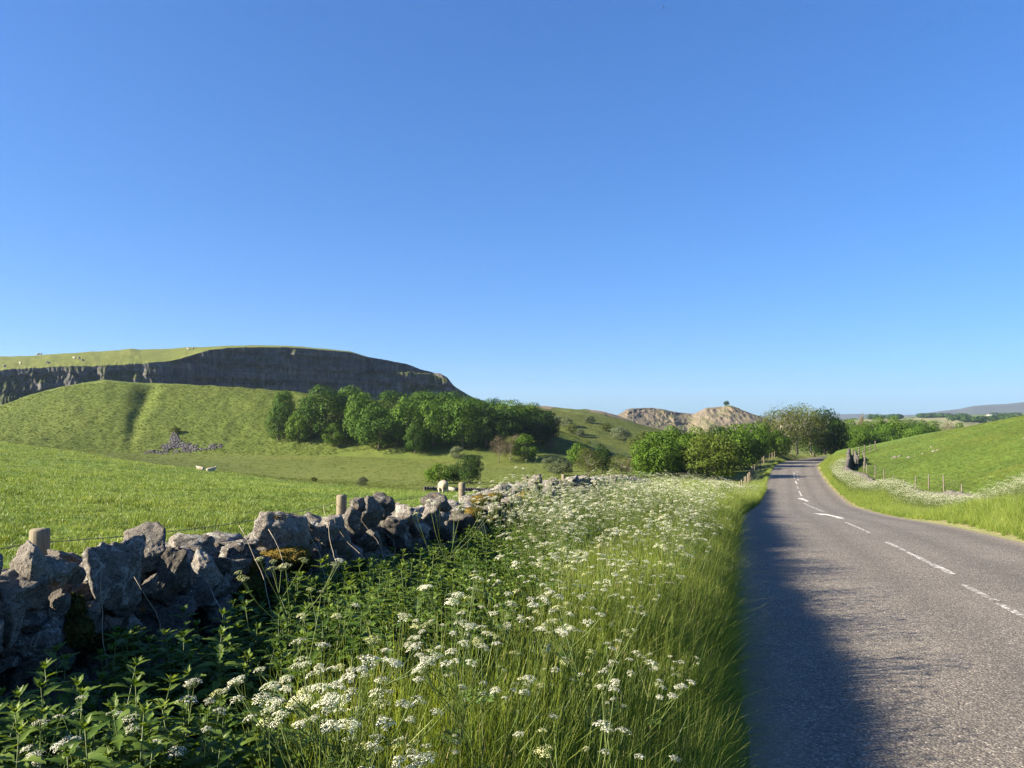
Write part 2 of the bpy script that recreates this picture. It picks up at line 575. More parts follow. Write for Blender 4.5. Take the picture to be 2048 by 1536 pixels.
# ------------------------------------------------------------------ ground materials
def grass_ground(name, field=True):
    t = NT(name)
    p = t.pos()
    n1 = t.noise(p, .05, 4, .6); n2 = t.noise(p, .45, 5, .62); n3 = t.noise(p, 6.0, 4, .65)
    def turf(dark, mid, lite):
        f = t.math('ADD', t.math('MULTIPLY', n1, .35), t.math('ADD', t.math('MULTIPLY', n2, .4), t.math('MULTIPLY', n3, .25)))
        return t.ramp(f, [(.36, dark), (.5, mid), (.64, lite)])
    lush = turf((.078, .128, .020), (.110, .172, .028), (.145, .205, .040))
    rough = turf((.068, .090, .018), (.100, .124, .025), (.132, .146, .034))
    right = turf((.048, .086, .014), (.074, .120, .018), (.105, .148, .026))
    soil = t.ramp(n3, [(.35, (.018, .024, .008)), (.65, (.04, .055, .015))])
    c = t.mix(t.attr('lush'), rough, lush)
    c = t.mix(t.attr('right'), c, right)
    c = t.mix(t.attr('verge'), c, soil)
    c = t.mix(t.math('MULTIPLY', t.attr('dust'), t.mapr(n3, .3, .6)), c, (.30, .235, .15))
    h = t.math('ADD', t.math('MULTIPLY', n2, .6), t.math('MULTIPLY', n3, .25))
    return t.surf(t.principled(c, .95, t.bump(h, .6, .12), .1))
M_GROUND = grass_ground('grass_ground')

def hill_mat(name, dark, mid, lite, s=.16, rock=None, bumpd=.6):
    t = NT(name)
    p = t.pos()
    n1 = t.noise(p, .035, 4, .6); n2 = t.noise(p, s * 1.6, 6, .68); n3 = t.noise(p, 1.1, 5, .72)
    f = t.math('ADD', t.math('MULTIPLY', n1, .4), t.math('ADD', t.math('MULTIPLY', n2, .35), t.math('MULTIPLY', n3, .25)))
    c = t.ramp(f, [(.36, dark), (.5, mid), (.63, lite)])
    if rock is not None:
        c = t.mix(t.mapr(t.math('ADD', t.attr('rock'), t.math('MULTIPLY', t.math('SUBTRACT', n2, .5), .8)), .45, .6), c, rock)
    h = t.math('ADD', n2, t.math('MULTIPLY', n3, .6))
    return t.surf(t.principled(c, .95, t.bump(h, .4, bumpd * .6), .1))
M_MOUND = hill_mat('rough_hill_grass', (.054, .080, .016), (.080, .108, .022), (.108, .130, .030))
M_SIDE = hill_mat('hillside_grass', (.050, .068, .016), (.074, .090, .022), (.112, .116, .032), rock=(.16, .13, .09))
M_PLATEAU = hill_mat('plateau_grass', (.080, .100, .022), (.105, .125, .028), (.130, .140, .036), bumpd=.3)

# ------------------------------------------------------------------ ground mesh, dense near the camera and reaching the horizon
def _axis(lo, hi, n, k):
    a = np.arcsinh(lo / k); b = np.arcsinh(hi / k)
    return k * np.sinh(np.linspace(a, b, n))
_gx = 2 + _axis(-3600, 3600, 620, 11.0)
_gy = 3 + _axis(-400, 3900, 560, 13.0)
GX, GY = np.meshgrid(_gx, _gy)
GZ = H(GX, GY)
_lat, _arc, _zr = road_query(GX, GY)
_lat = _lat.reshape(GX.shape)
_px = uv2px(GX, np.maximum(GY, .5))
BROW = (np.array([-3000, 0, 200, 400, 600, 885, 1100, 1400, 4000]), np.array([104, 99, 85, 71, 61, 46, 44, 46, 46]))
def lush_of(x, y):
    b = np.interp(uv2px(x, np.maximum(y, .5)), *BROW)
    return 1 - sst(-1.5, 2.5, y - b + 1.5 * fbm(x / 4, y / 4, octv=2, seed=9))
_wallx = -2.6 + .28 * GY
_verge = sst(-.4, .1, GX - _wallx) * (1 - sst(-2.9, -2.7, _lat)) * (1 - sst(50, 62, GY)) * sst(-40, -30, GY)
_verge_r = sst(2.9, 3.3, _lat) * (1 - sst(6.3, 7.0, _lat)) * (1 - sst(85, 95, GY)) * sst(-10, 0, GY) * .5
_dust = np.exp(-((_lat - 3.05) / .28) ** 2) * (GY < 120) * .9 + np.exp(-((_lat + 2.95) / .12) ** 2) * .5
ground = grid_mesh('ground', GX, GY, GZ, M_GROUND, {
    'lush': lush_of(GX, GY), 'right': sst(2.9, 4.5, _lat) * (GY < 170), 'verge': np.maximum(_verge, _verge_r), 'dust': _dust})
tag(ground, kind='structure')

def hill_mesh(name, fn, pxr, yr, npx, ny, mat, attrs=None):
    px = np.linspace(*pxr, npx); Y = np.linspace(*yr, ny)
    PX, YY = np.meshgrid(px, Y)
    X = (PX - CX) / F * YY
    Z = fn(X, YY)
    o = grid_mesh(name, X, YY, Z, mat, {k: f(PX, X, YY, Z) for k, f in (attrs or {}).items()})
    tag(o, kind='structure')
    return o
hill_mesh('grassy_hill', mound, (-900, 1300), (128, 205), 760, 150, M_MOUND)
hill_mesh('hillside', hillside, (850, 1700), (150, 262), 330, 130, M_SIDE, {'rock': lambda p, x, y, z: np.zeros_like(p)})
hill_mesh('far_hillside', rise, (900, 1330), (256, 345), 220, 90, M_SIDE,
          {'rock': lambda p, x, y, z: sst(298, 312, y) * (1 - sst(1090, 1130, p) * (1 - sst(1160, 1190, p)))})

# ------------------------------------------------------------------ quarry cliff
def rock_mat(name, cols, sx=.12, veg=(.055, .075, .02), vegamt=.0, lite=(.45, .42, .40)):
    t = NT(name)
    p = t.pos()
    st = t.noise(t.scalev(p, (1, 1, .18)), sx * 4, 6, .65)
    n1 = t.noise(p, .04, 4, .6); n3 = t.noise(t.scalev(p, (1, 1, .6)), 1.0, 4, .7)
    f = t.math('ADD', t.math('MULTIPLY', st, .5), t.math('ADD', t.math('MULTIPLY', n1, .3), t.math('MULTIPLY', n3, .2)))
    lay = t.noise(t.scalev(p, (.03, .03, 1)), .55, 4, .65)
    f = t.math('ADD', f, t.math('MULTIPLY', t.math('SUBTRACT', lay, .5), .38))
    c = t.ramp(f, [(.34, cols[0]), (.46, cols[1]), (.56, cols[2]), (.68, cols[3])])
    nz = t.node('ShaderNodeSeparateXYZ', {0: t.node('ShaderNodeNewGeometry').outputs['Normal']}).outputs[2]
    g = t.math('ADD', nz, t.math('MULTIPLY', t.math('SUBTRACT', n1, .5), 1.2))
    c = t.mix(t.mapr(g, .55 - vegamt, .85 - vegamt), c, veg)
    h = t.math('ADD', st, t.math('MULTIPLY', n3, .5))
    return t.surf(t.principled(c, .9, t.bump(h, .8, .8), .2))
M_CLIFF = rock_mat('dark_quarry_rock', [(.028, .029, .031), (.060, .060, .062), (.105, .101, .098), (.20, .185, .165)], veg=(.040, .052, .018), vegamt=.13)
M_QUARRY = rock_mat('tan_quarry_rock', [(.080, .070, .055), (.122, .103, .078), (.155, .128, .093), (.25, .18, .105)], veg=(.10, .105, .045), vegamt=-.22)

_cp_px = np.array([-900, -500, -100, 0, 60, 100, 170, 250, 300, 330, 350, 370, 400, 420, 450, 500, 560, 600, 650, 700, 740, 780, 815, 840, 860, 880, 895, 905, 915, 930, 950, 990, 1030])
_cp_py = np.array([775, 760, 743, 739, 735, 733, 731, 728, 724, 722, 718, 712, 704, 698, 695, 693, 693, 695, 699, 704, 710, 717, 725, 735, 740, 746, 755, 768, 778, 788, 797, 812, 828])
_sk_px = np.array([-900, -500, -100, 0, 60, 120, 180, 200, 235, 258, 280, 340, 370, 400, 430, 460, 500, 560, 600, 700, 1030])
_sk_py = np.array([755, 738, 718, 713, 712, 708, 703, 703, 700, 697, 699, 698, 695, 695, 694.5, 693.6, 693.2, 693.6, 695.6, 705, 830])
def cliff_Y(px):
    u = (px - CX) / F
    return np.where(px < 300, 248 - (300 - px) * .06, 248 + (px - 300) * .118)
_n_c = 1500
_px = np.linspace(-900, 1030, _n_c)
_top = np.interp(_px, _cp_px, _cp_py)
_jag = fbm(_px / 22, _px * 0, octv=4, seed=51) * 1.6 + fbm(_px / 5, _px * 0, octv=2, seed=53) * .8
_top = _top + np.where(_px < 360, _jag, _jag * .5)
_rows = 90
_t = np.linspace(0, 1, _rows)
PXg, Tg = np.meshgrid(_px, _t)
Y0 = cliff_Y(PXg)
topg = np.interp(PXg, _px, _top)
zt = pyz(topg, Y0 + 7)
zb = -7.5 + 0 * zt
# profile: scree foot, steep face, a ledge on the right-hand part
back = 9.0 * Tg ** 1.3
led = sst(700, 735, PXg) * (1 - sst(862, 885, PXg))
zl = (pyz(np.interp(PXg, [600, 740, 800, 860, 1000], [752, 746, 742, 745, 800]), Y0 + 7) - zb) / np.maximum(zt - zb, 1)
lt = sst(-.02, .02, Tg - zl)
back = back + led * lt * 9.0
Xd = (PXg - CX) / F * Y0
Zc = zb + (zt - zb) * Tg
amp = np.where(PXg < 330, .5, .75)
dis = amp * (3.0 * fbm(PXg / 55, Zc / 7, octv=4, seed=61) + np.where(PXg < 330, 2.4, 1.5) * fbm(PXg / 14, Zc / 6, octv=4, seed=63) + .7 * fbm(PXg / 5, Zc / 2.2, octv=3, seed=65) + np.where(PXg < 330, .25, .8) * fbm(PXg / 6, Zc / 14, octv=3, seed=64))
dis = dis + 2.2 * np.abs(fbm(PXg / 90, Zc / 18, octv=3, seed=67))
but = sst(-20, 10, PXg) * (1 - sst(28, 62, PXg)) * sst(0, .1, Tg) * (1 - sst(.3, .75, Tg))         # the pale buttress at the left
_lz = (Zc + 1.5 * fbm(PXg / 60, Zc * 0, octv=3, seed=72)) / 5.2
dis = dis + np.where(PXg < 330, .7, 1.6) * (_lz - np.floor(_lz)) ** 2 * (fbm(PXg / 50, np.floor(_lz) * 3.1, octv=2, seed=74) > -.15)
dis = dis - but * 7
Yc = Y0 + back + dis * (1 - .75 * sst(.93, 1.0, Tg)) - (1 - sst(0, .28, Tg)) * 8
ZcJ = Zc + .5 * fbm(PXg / 4, Zc / 3, octv=3, seed=69) * (1 - sst(.9, 1, Tg))
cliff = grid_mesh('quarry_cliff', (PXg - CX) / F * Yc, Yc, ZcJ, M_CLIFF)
tag(cliff, kind='structure')
# the pasture above the cliff
_r2 = np.linspace(0, 1, 50)
PX2, T2 = np.meshgrid(_px, _r2)
_ys = np.convolve(np.pad(Yc[-1], 30, mode='edge'), np.ones(61) / 61, 'valid')
y_edge = np.interp(PX2, _px, Yc[-1])
y_edge = y_edge + (np.interp(PX2, _px, _ys) - y_edge) * sst(0, .10, T2); z_edge = np.interp(PX2, _px, ZcJ[-1])
_ks = np.ones(61) / 61
_zs = np.convolve(np.pad(ZcJ[-1], 30, mode='edge'), _ks, 'valid')
z_edge = z_edge + (np.interp(PX2, _px, _zs) - z_edge) * sst(0, .10, T2)
y_sky = y_edge + 72.0
z_sky = np.maximum(pyz(np.interp(PX2, _sk_px, _sk_py), y_sky), z_edge + .8 * (PX2 < 440))
tt = np.clip(T2 / .7, 0, 1)
Z2 = z_edge + (z_sky - z_edge) * (1 - (1 - tt) ** 1.3) - np.clip(T2 - .7, 0, None) ** 2 * 160 + .02
Y2 = y_edge + (y_sky - y_edge) * T2 / .7
Z2 = Z2 + .22 * fbm(PX2 / 20, Y2 / 12, octv=3, seed=71) * sst(.03, .1, T2)
plateau = grid_mesh('hilltop_pasture', (PX2 - CX) / F * Y2, Y2, Z2, M_PLATEAU)
tag(plateau, kind='structure')

# ------------------------------------------------------------------ sunlit quarry beyond the road
def far_quarry():
    pxs = np.array([1150, 1215, 1238, 1252, 1268, 1300, 1322, 1345, 1372, 1388, 1398, 1412, 1440, 1462, 1476, 1500, 1525, 1560, 1620, 1680])
    pys = np.array([850, 838, 829, 820, 816.5, 816, 818, 823, 827, 827, 822, 816, 813, 811, 816, 827, 834, 846, 862, 870])
    px = np.linspace(1150, 1680, 620)
    top = np.interp(px, pxs, pys) + fbm(px / 14, px * 0, octv=4, seed=81) * 1.1
    t = np.linspace(0, 1, 100)
    A, T = np.meshgrid(px, t)
    Y0 = 392 + (A - 1240) * .05 + 5 * np.sin((A - 1240) / 60.0) + 5 * np.exp(-((A - 1375) / 22.0) ** 2)
    zt = pyz(np.interp(A, px, top), Y0 + 26)
    zb = -8 + 0 * A
    prof = np.where(T < .55, T * .9, T * .9 + 0)
    Z = zb + (zt - zb) * T
    back = 26 * T
    spur = np.abs(((A + 14 * T * 8) / 46.0) % 2 - 1)
    dis = 2.6 * fbm(A / 30 + T * 1.2, T * 3.0, octv=4, seed=83) + 1.0 * fbm(A / 7 + T * 2.5, T * 9, octv=4, seed=85) + 0.4 * (spur - .5)
    Y = Y0 + back + dis * (1 - .8 * sst(.92, 1, T))
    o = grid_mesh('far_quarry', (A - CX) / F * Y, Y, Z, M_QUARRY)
    tag(o, kind='structure')
    r2 = np.linspace(0, 1, 14)
    A2, T2 = np.meshgrid(px, r2)
    ye = np.interp(A2, px, Y[-1]); ze = np.interp(A2, px, Z[-1])
    Yq = ye + T2 * 60
    o2 = grid_mesh('far_quarry_top', (A2 - CX) / F * Yq, Yq, ze + .02 + T2 * .8 - T2 ** 2 * 14, M_SIDE, {'rock': np.zeros_like(A2) + .35})
    tag(o2, kind='structure')
    return px, Y, Z
QP, QY, QZ = far_quarry()

# ------------------------------------------------------------------ distant country
def distant(name, pxs, pys, Yn, Yt, mat, dz=0.0, base=-8.0, npx=260, rows=24, seed=1, rough=1.0):
    px = np.linspace(pxs[0], pxs[-1], npx)
    top = np.interp(px, pxs, pys) + fbm(px / 40, px * 0, octv=4, seed=seed) * .8 * rough
    t = np.linspace(0, 1.35, rows)
    A, T = np.meshgrid(px, t)
    Y = Yn + (Yt - Yn) * T
    zt = pyz(np.interp(A, px, top), Yt)
    tc = np.clip(T, 0, 1)
    Z = base + (zt - base) * (tc * .55 + .45 * tc * tc * (3 - 2 * tc)) - np.clip(T - 1, 0, None) ** 1.5 * (np.abs(zt) + 10) * 2
    Z = Z + fbm(A / 60, T * 3, octv=3, seed=seed + 5) * (Yt / 900.0) * sst(0, .2, T) * (1 - sst(.85, 1, T)) * rough
    o = grid_mesh(name, (A - CX) / F * Y, Y, Z, mat)
    tag(o, kind='structure')
    return o
def fields_mat(name, cols, sc):
    t = NT(name)
    p = t.pos()
    v = t.node('ShaderNodeTexVoronoi', {'Vector': t.scalev(p, (1, .35, 0)), 'Scale': sc}, feature='F1').outputs['Color']
    f = t.node('ShaderNodeSeparateColor', {0: v}).outputs[0]
    c = t.ramp(f, [(.1, cols[0]), (.4, cols[1]), (.65, cols[2]), (.9, cols[3])])
    n = t.noise(p, .01, 5, .6)
    c = t.mix(t.mapr(n, .5, .7, 0, .6), c, cols[0])
    return t.surf(t.principled(c, .95, None, .1))
M_PLAIN = fields_mat('distant_fields', [(.05, .08, .03), (.09, .13, .04), (.13, .16, .05), (.20, .20, .09)], .004)
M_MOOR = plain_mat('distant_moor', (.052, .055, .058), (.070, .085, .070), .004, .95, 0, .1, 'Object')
distant('distant_fields', [1200, 1500, 1690, 1760, 1850, 1930, 2000, 2060, 2200, 2500], [842, 840, 838, 836, 832, 829.5, 827, 825, 822, 818], 620, 1350, M_PLAIN, seed=5)
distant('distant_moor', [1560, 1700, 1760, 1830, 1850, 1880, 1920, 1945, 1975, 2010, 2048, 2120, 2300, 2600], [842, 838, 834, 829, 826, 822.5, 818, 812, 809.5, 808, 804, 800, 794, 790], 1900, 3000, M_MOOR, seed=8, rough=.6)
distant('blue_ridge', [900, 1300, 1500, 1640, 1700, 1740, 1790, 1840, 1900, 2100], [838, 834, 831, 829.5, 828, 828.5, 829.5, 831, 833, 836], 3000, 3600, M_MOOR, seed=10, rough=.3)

# ------------------------------------------------------------------ road surface and paint
def road_mat():
    t = NT('worn_asphalt')
    p = t.pos()
    uv = t.coord('UV')
    sep = t.node('ShaderNodeSeparateXYZ', {0: uv})
    lat = sep.outputs[0]
    chip = t.node('ShaderNodeTexVoronoi', {'Vector': p, 'Scale': 75.0}, feature='F1')
    cc = t.node('ShaderNodeSeparateColor', {0: chip.outputs['Color']}).outputs[0]
    big = t.noise(p, .35, 4, .6); mid = t.noise(t.scalev(p, (1, 1, 1)), 3.0, 4, .6); fine = t.noise(p, 260, 2, .6)
    c = t.ramp(cc, [(.0, (.076, .065, .052)), (.35, (.136, .119, .096)), (.7, (.194, .171, .137)), (.93, (.258, .230, .187)), (1.0, (.42, .385, .32))])
    c = t.mix(t.mapr(chip.outputs['Distance'], .35, .75, 0, .55), c, (.05, .045, .042))
    c = t.hsv(c, .5, 1.0, t.mapr(big, .3, .7, .86, 1.12))
    c = t.hsv(c, .5, 1.0, t.mapr(mid, .3, .7, .93, 1.06))
    # polished darker wheel tracks
    tr = None
    for x0 in (-2.1, -.75, .85, 2.15):
        g = t.math('SUBTRACT', 1.0, t.math('MINIMUM', t.math('MULTIPLY', t.math('ABSOLUTE', t.math('SUBTRACT', lat, x0)), 2.4), 1.0))
        tr = g if tr is None else t.math('ADD', tr, g)
    c = t.hsv(c, .5, 1.0, t.mapr(t.math('MULTIPLY', tr, t.mapr(big, .3, .7, .5, 1.0)), 0, 1, 1.06, .80))
    # dusty edge
    e = t.mapr(t.math('ADD', t.math('ABSOLUTE', lat), t.math('MULTIPLY', t.math('SUBTRACT', mid, .5), .5)), 2.45, 2.9)
    c = t.mix(t.math('MULTIPLY', e, .75), c, (.26, .21, .145))
    hgt = t.math('SUBTRACT', t.math('MULTIPLY', fine, .3), chip.outputs['Distance'])
    return t.surf(t.principled(c, .82, t.bump(hgt, .75, .006), .35))
M_ROAD = road_mat()
_ra = np.concatenate([np.arange(ARC0 - 30, ARC0 + 40, .4), np.arange(ARC0 + 40, RS[-1] - 1, .8)])
_rl = np.array([-2.95, -2.6, -2.1, -1.4, -.7, 0, .7, 1.4, 2.1, 2.6, 2.95])
RAg, RLg = np.meshgrid(_ra, _rl, indexing='ij')
_edge = np.where(np.abs(RLg) > 2.9, .10 * fbm(RAg / .7, RLg, octv=3, seed=91), 0)
_pt = road_at(RAg.ravel(), (RLg + _edge * np.sign(RLg)).ravel()).reshape(*RAg.shape, 3)
road = grid_mesh('road', _pt[..., 0], _pt[..., 1], _pt[..., 2], M_ROAD, flip=True)
_uvl = road.data.uv_layers.new(name='UVMap')
_vi = np.zeros(len(road.data.loops), np.int32)
road.data.loops.foreach_get('vertex_index', _vi)
_uvs = np.stack([RLg.ravel(), RAg.ravel()], -1)[_vi]
_uvl.data.foreach_set('uv', _uvs.ravel())
tag(road, kind='structure')

def paint_mat():
    t = NT('worn_road_paint')
    p = t.pos()
    n = t.noise(p, 14, 5, .7); n2 = t.noise(p, 90, 3, .7)
    f = t.mapr(t.math('ADD', n, t.math('MULTIPLY', n2, .35)), .60, .74)
    w = t.attr('wear')
    f = t.math('MINIMUM', t.math('MAXIMUM', t.math('ADD', f, t.math('SUBTRACT', .55, w)), 0.0), 1.0)
    c = t.mix(f, (.14, .122, .10), (.62, .61, .56))
    return t.surf(t.principled(c, .7, t.bump(n2, .2, .002), .3))
M_PAINT = paint_mat()

def road_point(px, py):
    u, v = ray(px, py)
    Y = np.linspace(3.5, 120, 6000)
    z = np.interp(Y, ROAD[:380, 1], ROAD[:380, 2])
    k = np.nonzero(z >= EYE + v * Y)[0][0]
    la, ar, _z = road_query([u * Y[k]], [Y[k]])
    return float(ar[0]), float(la[0])

def paint_strip(name, a0, a1, l0, l1, w, wear, seed=0):
    n = max(3, int((a1 - a0) / .12))
    a = np.linspace(a0, a1, n)
    l = np.linspace(l0, l1, n)
    jl = fbm(a * 3.1, a * 0 + seed, octv=3, seed=seed) * .006 * (1 + 3.5 * wear)
    jr = fbm(a * 2.7, a * 0 + seed + 9, octv=3, seed=seed + 3) * .006 * (1 + 3.5 * wear)
    A = road_at(a, l - w / 2 + jl, .004); B = road_at(a, l + w / 2 + jr, .004)
    b = MB()
    V = np.concatenate([A, B]); i = np.arange(n - 1)
    b.add(V, np.stack([i, i + n, i + n + 1, i + 1], -1))
    o = b.build(name, M_PAINT, road)
    at = o.data.attributes.new('wear', 'FLOAT', 'POINT')
    at.data.foreach_set('value', np.full(len(V), wear))
    return o

def paint_poly(name, pts, wear):
    q = np.array([road_point(*p) for p in pts])
    V = road_at(q[:, 0], q[:, 1], .004)
    me = bpy.data.meshes.new(name)
    me.from_pydata([tuple(v) for v in V], [], [tuple(range(len(V)))])
    me.update()
    if me.polygons[0].normal.z < 0:
        me.flip_normals()
    me.materials.append(M_PAINT)
    at = me.attributes.new('wear', 'FLOAT', 'POINT')
    at.data.foreach_set('value', np.full(len(V), wear))
    return part(name, me, road)

for k, (p0, p1, w, wear) in enumerate([((2058, 1240), (1996, 1208), .08, .72), ((1992, 1203), (1922, 1168), .09, .98),
                                       ((1906, 1149), (1866, 1130), .11, .74), ((1866, 1130), (1772, 1084), .075, .78), ((1740, 1066), (1690, 1044.5), .085, .80),
                                       ((1648, 1023), (1609, 1006.5), .12, .80), ((1603.5, 992), (1598, 982), .12, .55), ((1597, 978), (1594, 972), .12, .85),
                                       ((1594, 968.5), (1591, 962), .15, .55), ((1589, 958), (1588, 944), .10, .7)]):
    a0, l0 = road_point(*p0); a1, l1 = road_point(*p1)
    paint_strip('centre_line_dash', a0, a1, l0, l1, w, wear, seed=k * 7 + 100)
for k, (x, y) in enumerate([(1594, 960.5), (1593, 955.5), (1592, 951), (1592, 944.5)]):
    a0, l0 = road_point(x, y)
    paint_strip('centre_line_dash', a0, a0 + 1.5, l0 + .12, l0 + .12, .12, .35, seed=k * 5 + 200)
Z = lambda *q: [(1500 + x / 5.85, 880 + y / 5.85) for x, y in q]
paint_poly('arrow_marking', Z((738, 858), (850, 861), (900, 864), (960, 877), (1060, 896), (1112, 916), (1032, 917), (985, 898), (930, 884), (868, 876), (840, 882), (800, 872)), .3)
paint_poly('arrow_marking', Z((558, 683), (606, 680), (632, 687), (690, 717), (664, 722), (630, 705), (600, 697), (578, 694)), .3)
# ------------------------------------------------------------------ trees and bushes
GREENS = {
    'sycamore': leaf_mat('sycamore_leaf', [(.0, (.027, .064, .007)), (.5, (.049, .102, .011)), (1, (.084, .146, .018))], .12, .6, .08),
    'bright': leaf_mat('fresh_leaf', [(.0, (.036, .078, .008)), (.5, (.062, .118, .011)), (1, (.098, .160, .018))], .20, .6, .08),
    'dark': leaf_mat('dark_leaf', [(.0, (.014, .034, .007)), (.5, (.022, .050, .010)), (1, (.038, .072, .013))], .12, .6, .06),
    'olive': leaf_mat('olive_leaf', [(.0, (.052, .064, .012)), (.5, (.080, .100, .020)), (1, (.115, .138, .032))], .25, .6, .08),
    'olivegreen': leaf_mat('feathery_leaf', [(.0, (.046, .070, .010)), (.5, (.072, .104, .015)), (1, (.105, .142, .024))], .22, .6, .08),
    'grey': leaf_mat('grey_green_leaf', [(.0, (.060, .080, .040)), (.5, (.085, .108, .055)), (1, (.115, .140, .075))], .2, .6, .08),
    'brown': leaf_mat('budding_twig', [(.0, (.070, .058, .030)), (.5, (.100, .084, .044)), (1, (.13, .112, .062))], .15, .7),
}
M_BARK = plain_mat('bark', (.07, .055, .042), (.17, .145, .115), 6, .9, .6, .1)
M_PALE_BARK = plain_mat('pale_bark', (.20, .175, .14), (.38, .34, .28), 4, .9, .4, .1)

def unit(n, up=None):
    v = rng.normal(size=(n, 3))
    return v / (np.linalg.norm(v, axis=1)[:, None] + 1e-9)

def leaf_quads(b, c, nrm, size, asp=.62, rnd=None, m=0):
    """one bent leaf-spray face at every point"""
    n = len(c)
    t = np.cross(nrm, unit(n)); t /= np.linalg.norm(t, axis=1)[:, None] + 1e-9
    s = np.cross(nrm, t)
    size = np.broadcast_to(np.asarray(size, float), (n,))[:, None]
    tip = c + t * size * .5 - nrm * size * .12
    root = c - t * size * .5 - nrm * size * .05
    l = c + s * size * asp * .5; r = c - s * size * asp * .5
    V = np.stack([root, l, tip, r], 1).reshape(-1, 3)
    Q = np.arange(4 * n).reshape(-1, 4)
    if rnd is None:
        rnd = rng.random(n)
    b.add(V, Q, None, m, np.repeat(rnd, 4))

def crown_mesh(name, mat, seed, lobes=26, per=260, lobe_r=.24, leaf=.055, low=.12, width=1.0, loose=.0, flat=.75, peak=0.0):
    """a crown one unit high: many leafy lobes on an uneven egg, with gaps between; foot at z = 0"""
    global rng
    keep = rng
    rng = np.random.default_rng(seed)
    b = MB()
    cen = []
    for i in range(lobes):
        for tr in range(30):
            d = unit(1)[0]
            if d[2] < -.82: continue
            rr = rng.uniform(.55, 1.0) ** .6
            zz = .5 + low / 2 + d[2] * (.5 - low / 2) * rr * .86
            wide = math.sqrt(max(0.05, 1 - ((zz - .45) / .62) ** 2))
            hh = .5 * width * rr * .80
            p = np.array([d[0] * hh, d[1] * hh, zz])
            p[:2] *= wide * (1 - peak * max(0, zz - .4))
            if all(np.linalg.norm((p - q) / np.array([1, 1, .8])) > lobe_r * .62 for q, _ in cen) or tr > 22:
                break
        cen.append((p, lobe_r * rng.uniform(.62, 1.12)))
    for p, r in cen:
        k = int(per * (r / lobe_r) ** 2 * rng.uniform(.8, 1.1))
        d = unit(k)
        d = d[d[:, 2] > -.75 + rng.uniform(-.1, .1)]
        k = len(d)
        bump = 1 + .22 * fbm(d[:, 0] * 2.2 + p[0] * 40, d[:, 1] * 2.2 + p[1] * 40, d[:, 2] * 2.2 + seed, octv=2, seed=seed)
        rad = r * bump * (1 - (loose + .22) * rng.random(k) ** 2)
        c = p + d * rad[:, None] * np.array([1, 1, flat])
        nr = d + unit(k) * .38
        nr /= np.linalg.norm(nr, axis=1)[:, None]
        leaf_quads(b, c, nr, leaf * rng.uniform(.6, 1.35, k), rnd=np.clip(rng.normal(.5, .22, k) + rng.uniform(-.15, .15), 0, 1))
    k = int(lobes * per * .10)
    d = unit(k)
    c = np.stack([d[:, 0] * .47 * width, d[:, 1] * .47 * width, .5 + low / 2 + d[:, 2] * (.5 - low / 2) * .98], -1)
    c *= 1 + .12 * fbm(d[:, 0] * 3, d[:, 1] * 3, d[:, 2] * 3, octv=2, seed=seed + 3)[:, None]
    leaf_quads(b, c, unit(k), leaf * rng.uniform(.5, 1.0, k))
    A = np.concatenate(b.V)
    rs = .5 / np.percentile(np.hypot(A[:, 0], A[:, 1]), 97)
    z0, z1 = np.percentile(A[:, 2], .5), np.percentile(A[:, 2], 99.7)
    zs = (1 - low) / (z1 - z0)
    for v in b.V:
        v[:, :2] *= rs
        v[:, 2] = low + (v[:, 2] - z0) * zs
    cen = [(np.array([p[0] * rs, p[1] * rs, low + (p[2] - z0) * zs]), r) for p, r in cen]
    me = b.mesh(name, mat)
    rng = keep
    return me, cen

def trunk_mesh(name, mat, cen, seed, r0=.030, fork=.22, limbs=9, twigs=0, lean=.03):
    r = np.random.default_rng(seed)
    b = MB()
    top = np.array([r.normal() * lean, r.normal() * lean, .72])
    ts = np.linspace(0, 1, 7)[:, None]
    wob = np.stack([np.sin(ts[:, 0] * 5 + seed), np.cos(ts[:, 0] * 4 + seed), 0 * ts[:, 0]], -1) * .010
    path = ts * top + wob * ts + np.array([0, 0, -.03])
    b.tube(path, r0 * np.array([1.45, 1.0, .86, .72, .55, .38, .2]), 7)
    order = sorted(cen, key=lambda q: -np.hypot(q[0][0], q[0][1]))
    for i in range(min(limbs, len(order))):
        p, rr = order[i * len(order) // max(limbs, 1)] if limbs < len(order) else order[i]
        s = fork + (.34 * r.random())
        a = s * top / .72
        mid = (a + p) / 2 + np.array([0, 0, .04]) + r.normal(size=3) * .015
        tt = np.linspace(0, 1, 6)[:, None]
        q = (1 - tt) ** 2 * a + 2 * tt * (1 - tt) * mid + tt ** 2 * p
        b.tube(q, np.linspace(r0 * .48, r0 * .10, 6), 5)
        for j in range(twigs):
            e = p + r.normal(size=3) * rr * .8
            k = q[int(r.integers(2, 6))]
            m = (k + e) / 2 + r.normal(size=3) * .02
            b.tube([k, m, e], [r0 * .14, r0 * .09, r0 * .04], 3)
    return b.mesh(name, mat)

KIND = {}
def kind(nm, mat, n, bark=M_BARK, tw=0, limbs=9, r0=.030, **kw):
    KIND[nm] = []
    for i in range(n):
        me, cen = crown_mesh(nm + '_crown', GREENS[mat], 1000 + hash_name(nm) + i * 7, **kw)
        tk = trunk_mesh(nm + '_trunk', bark, cen, 300 + i * 5 + hash_name(nm), r0=r0, limbs=limbs, twigs=tw)
        KIND[nm].append((me, tk))
def hash_name(s):
    return sum(ord(c) * (i + 3) for i, c in enumerate(s)) % 997

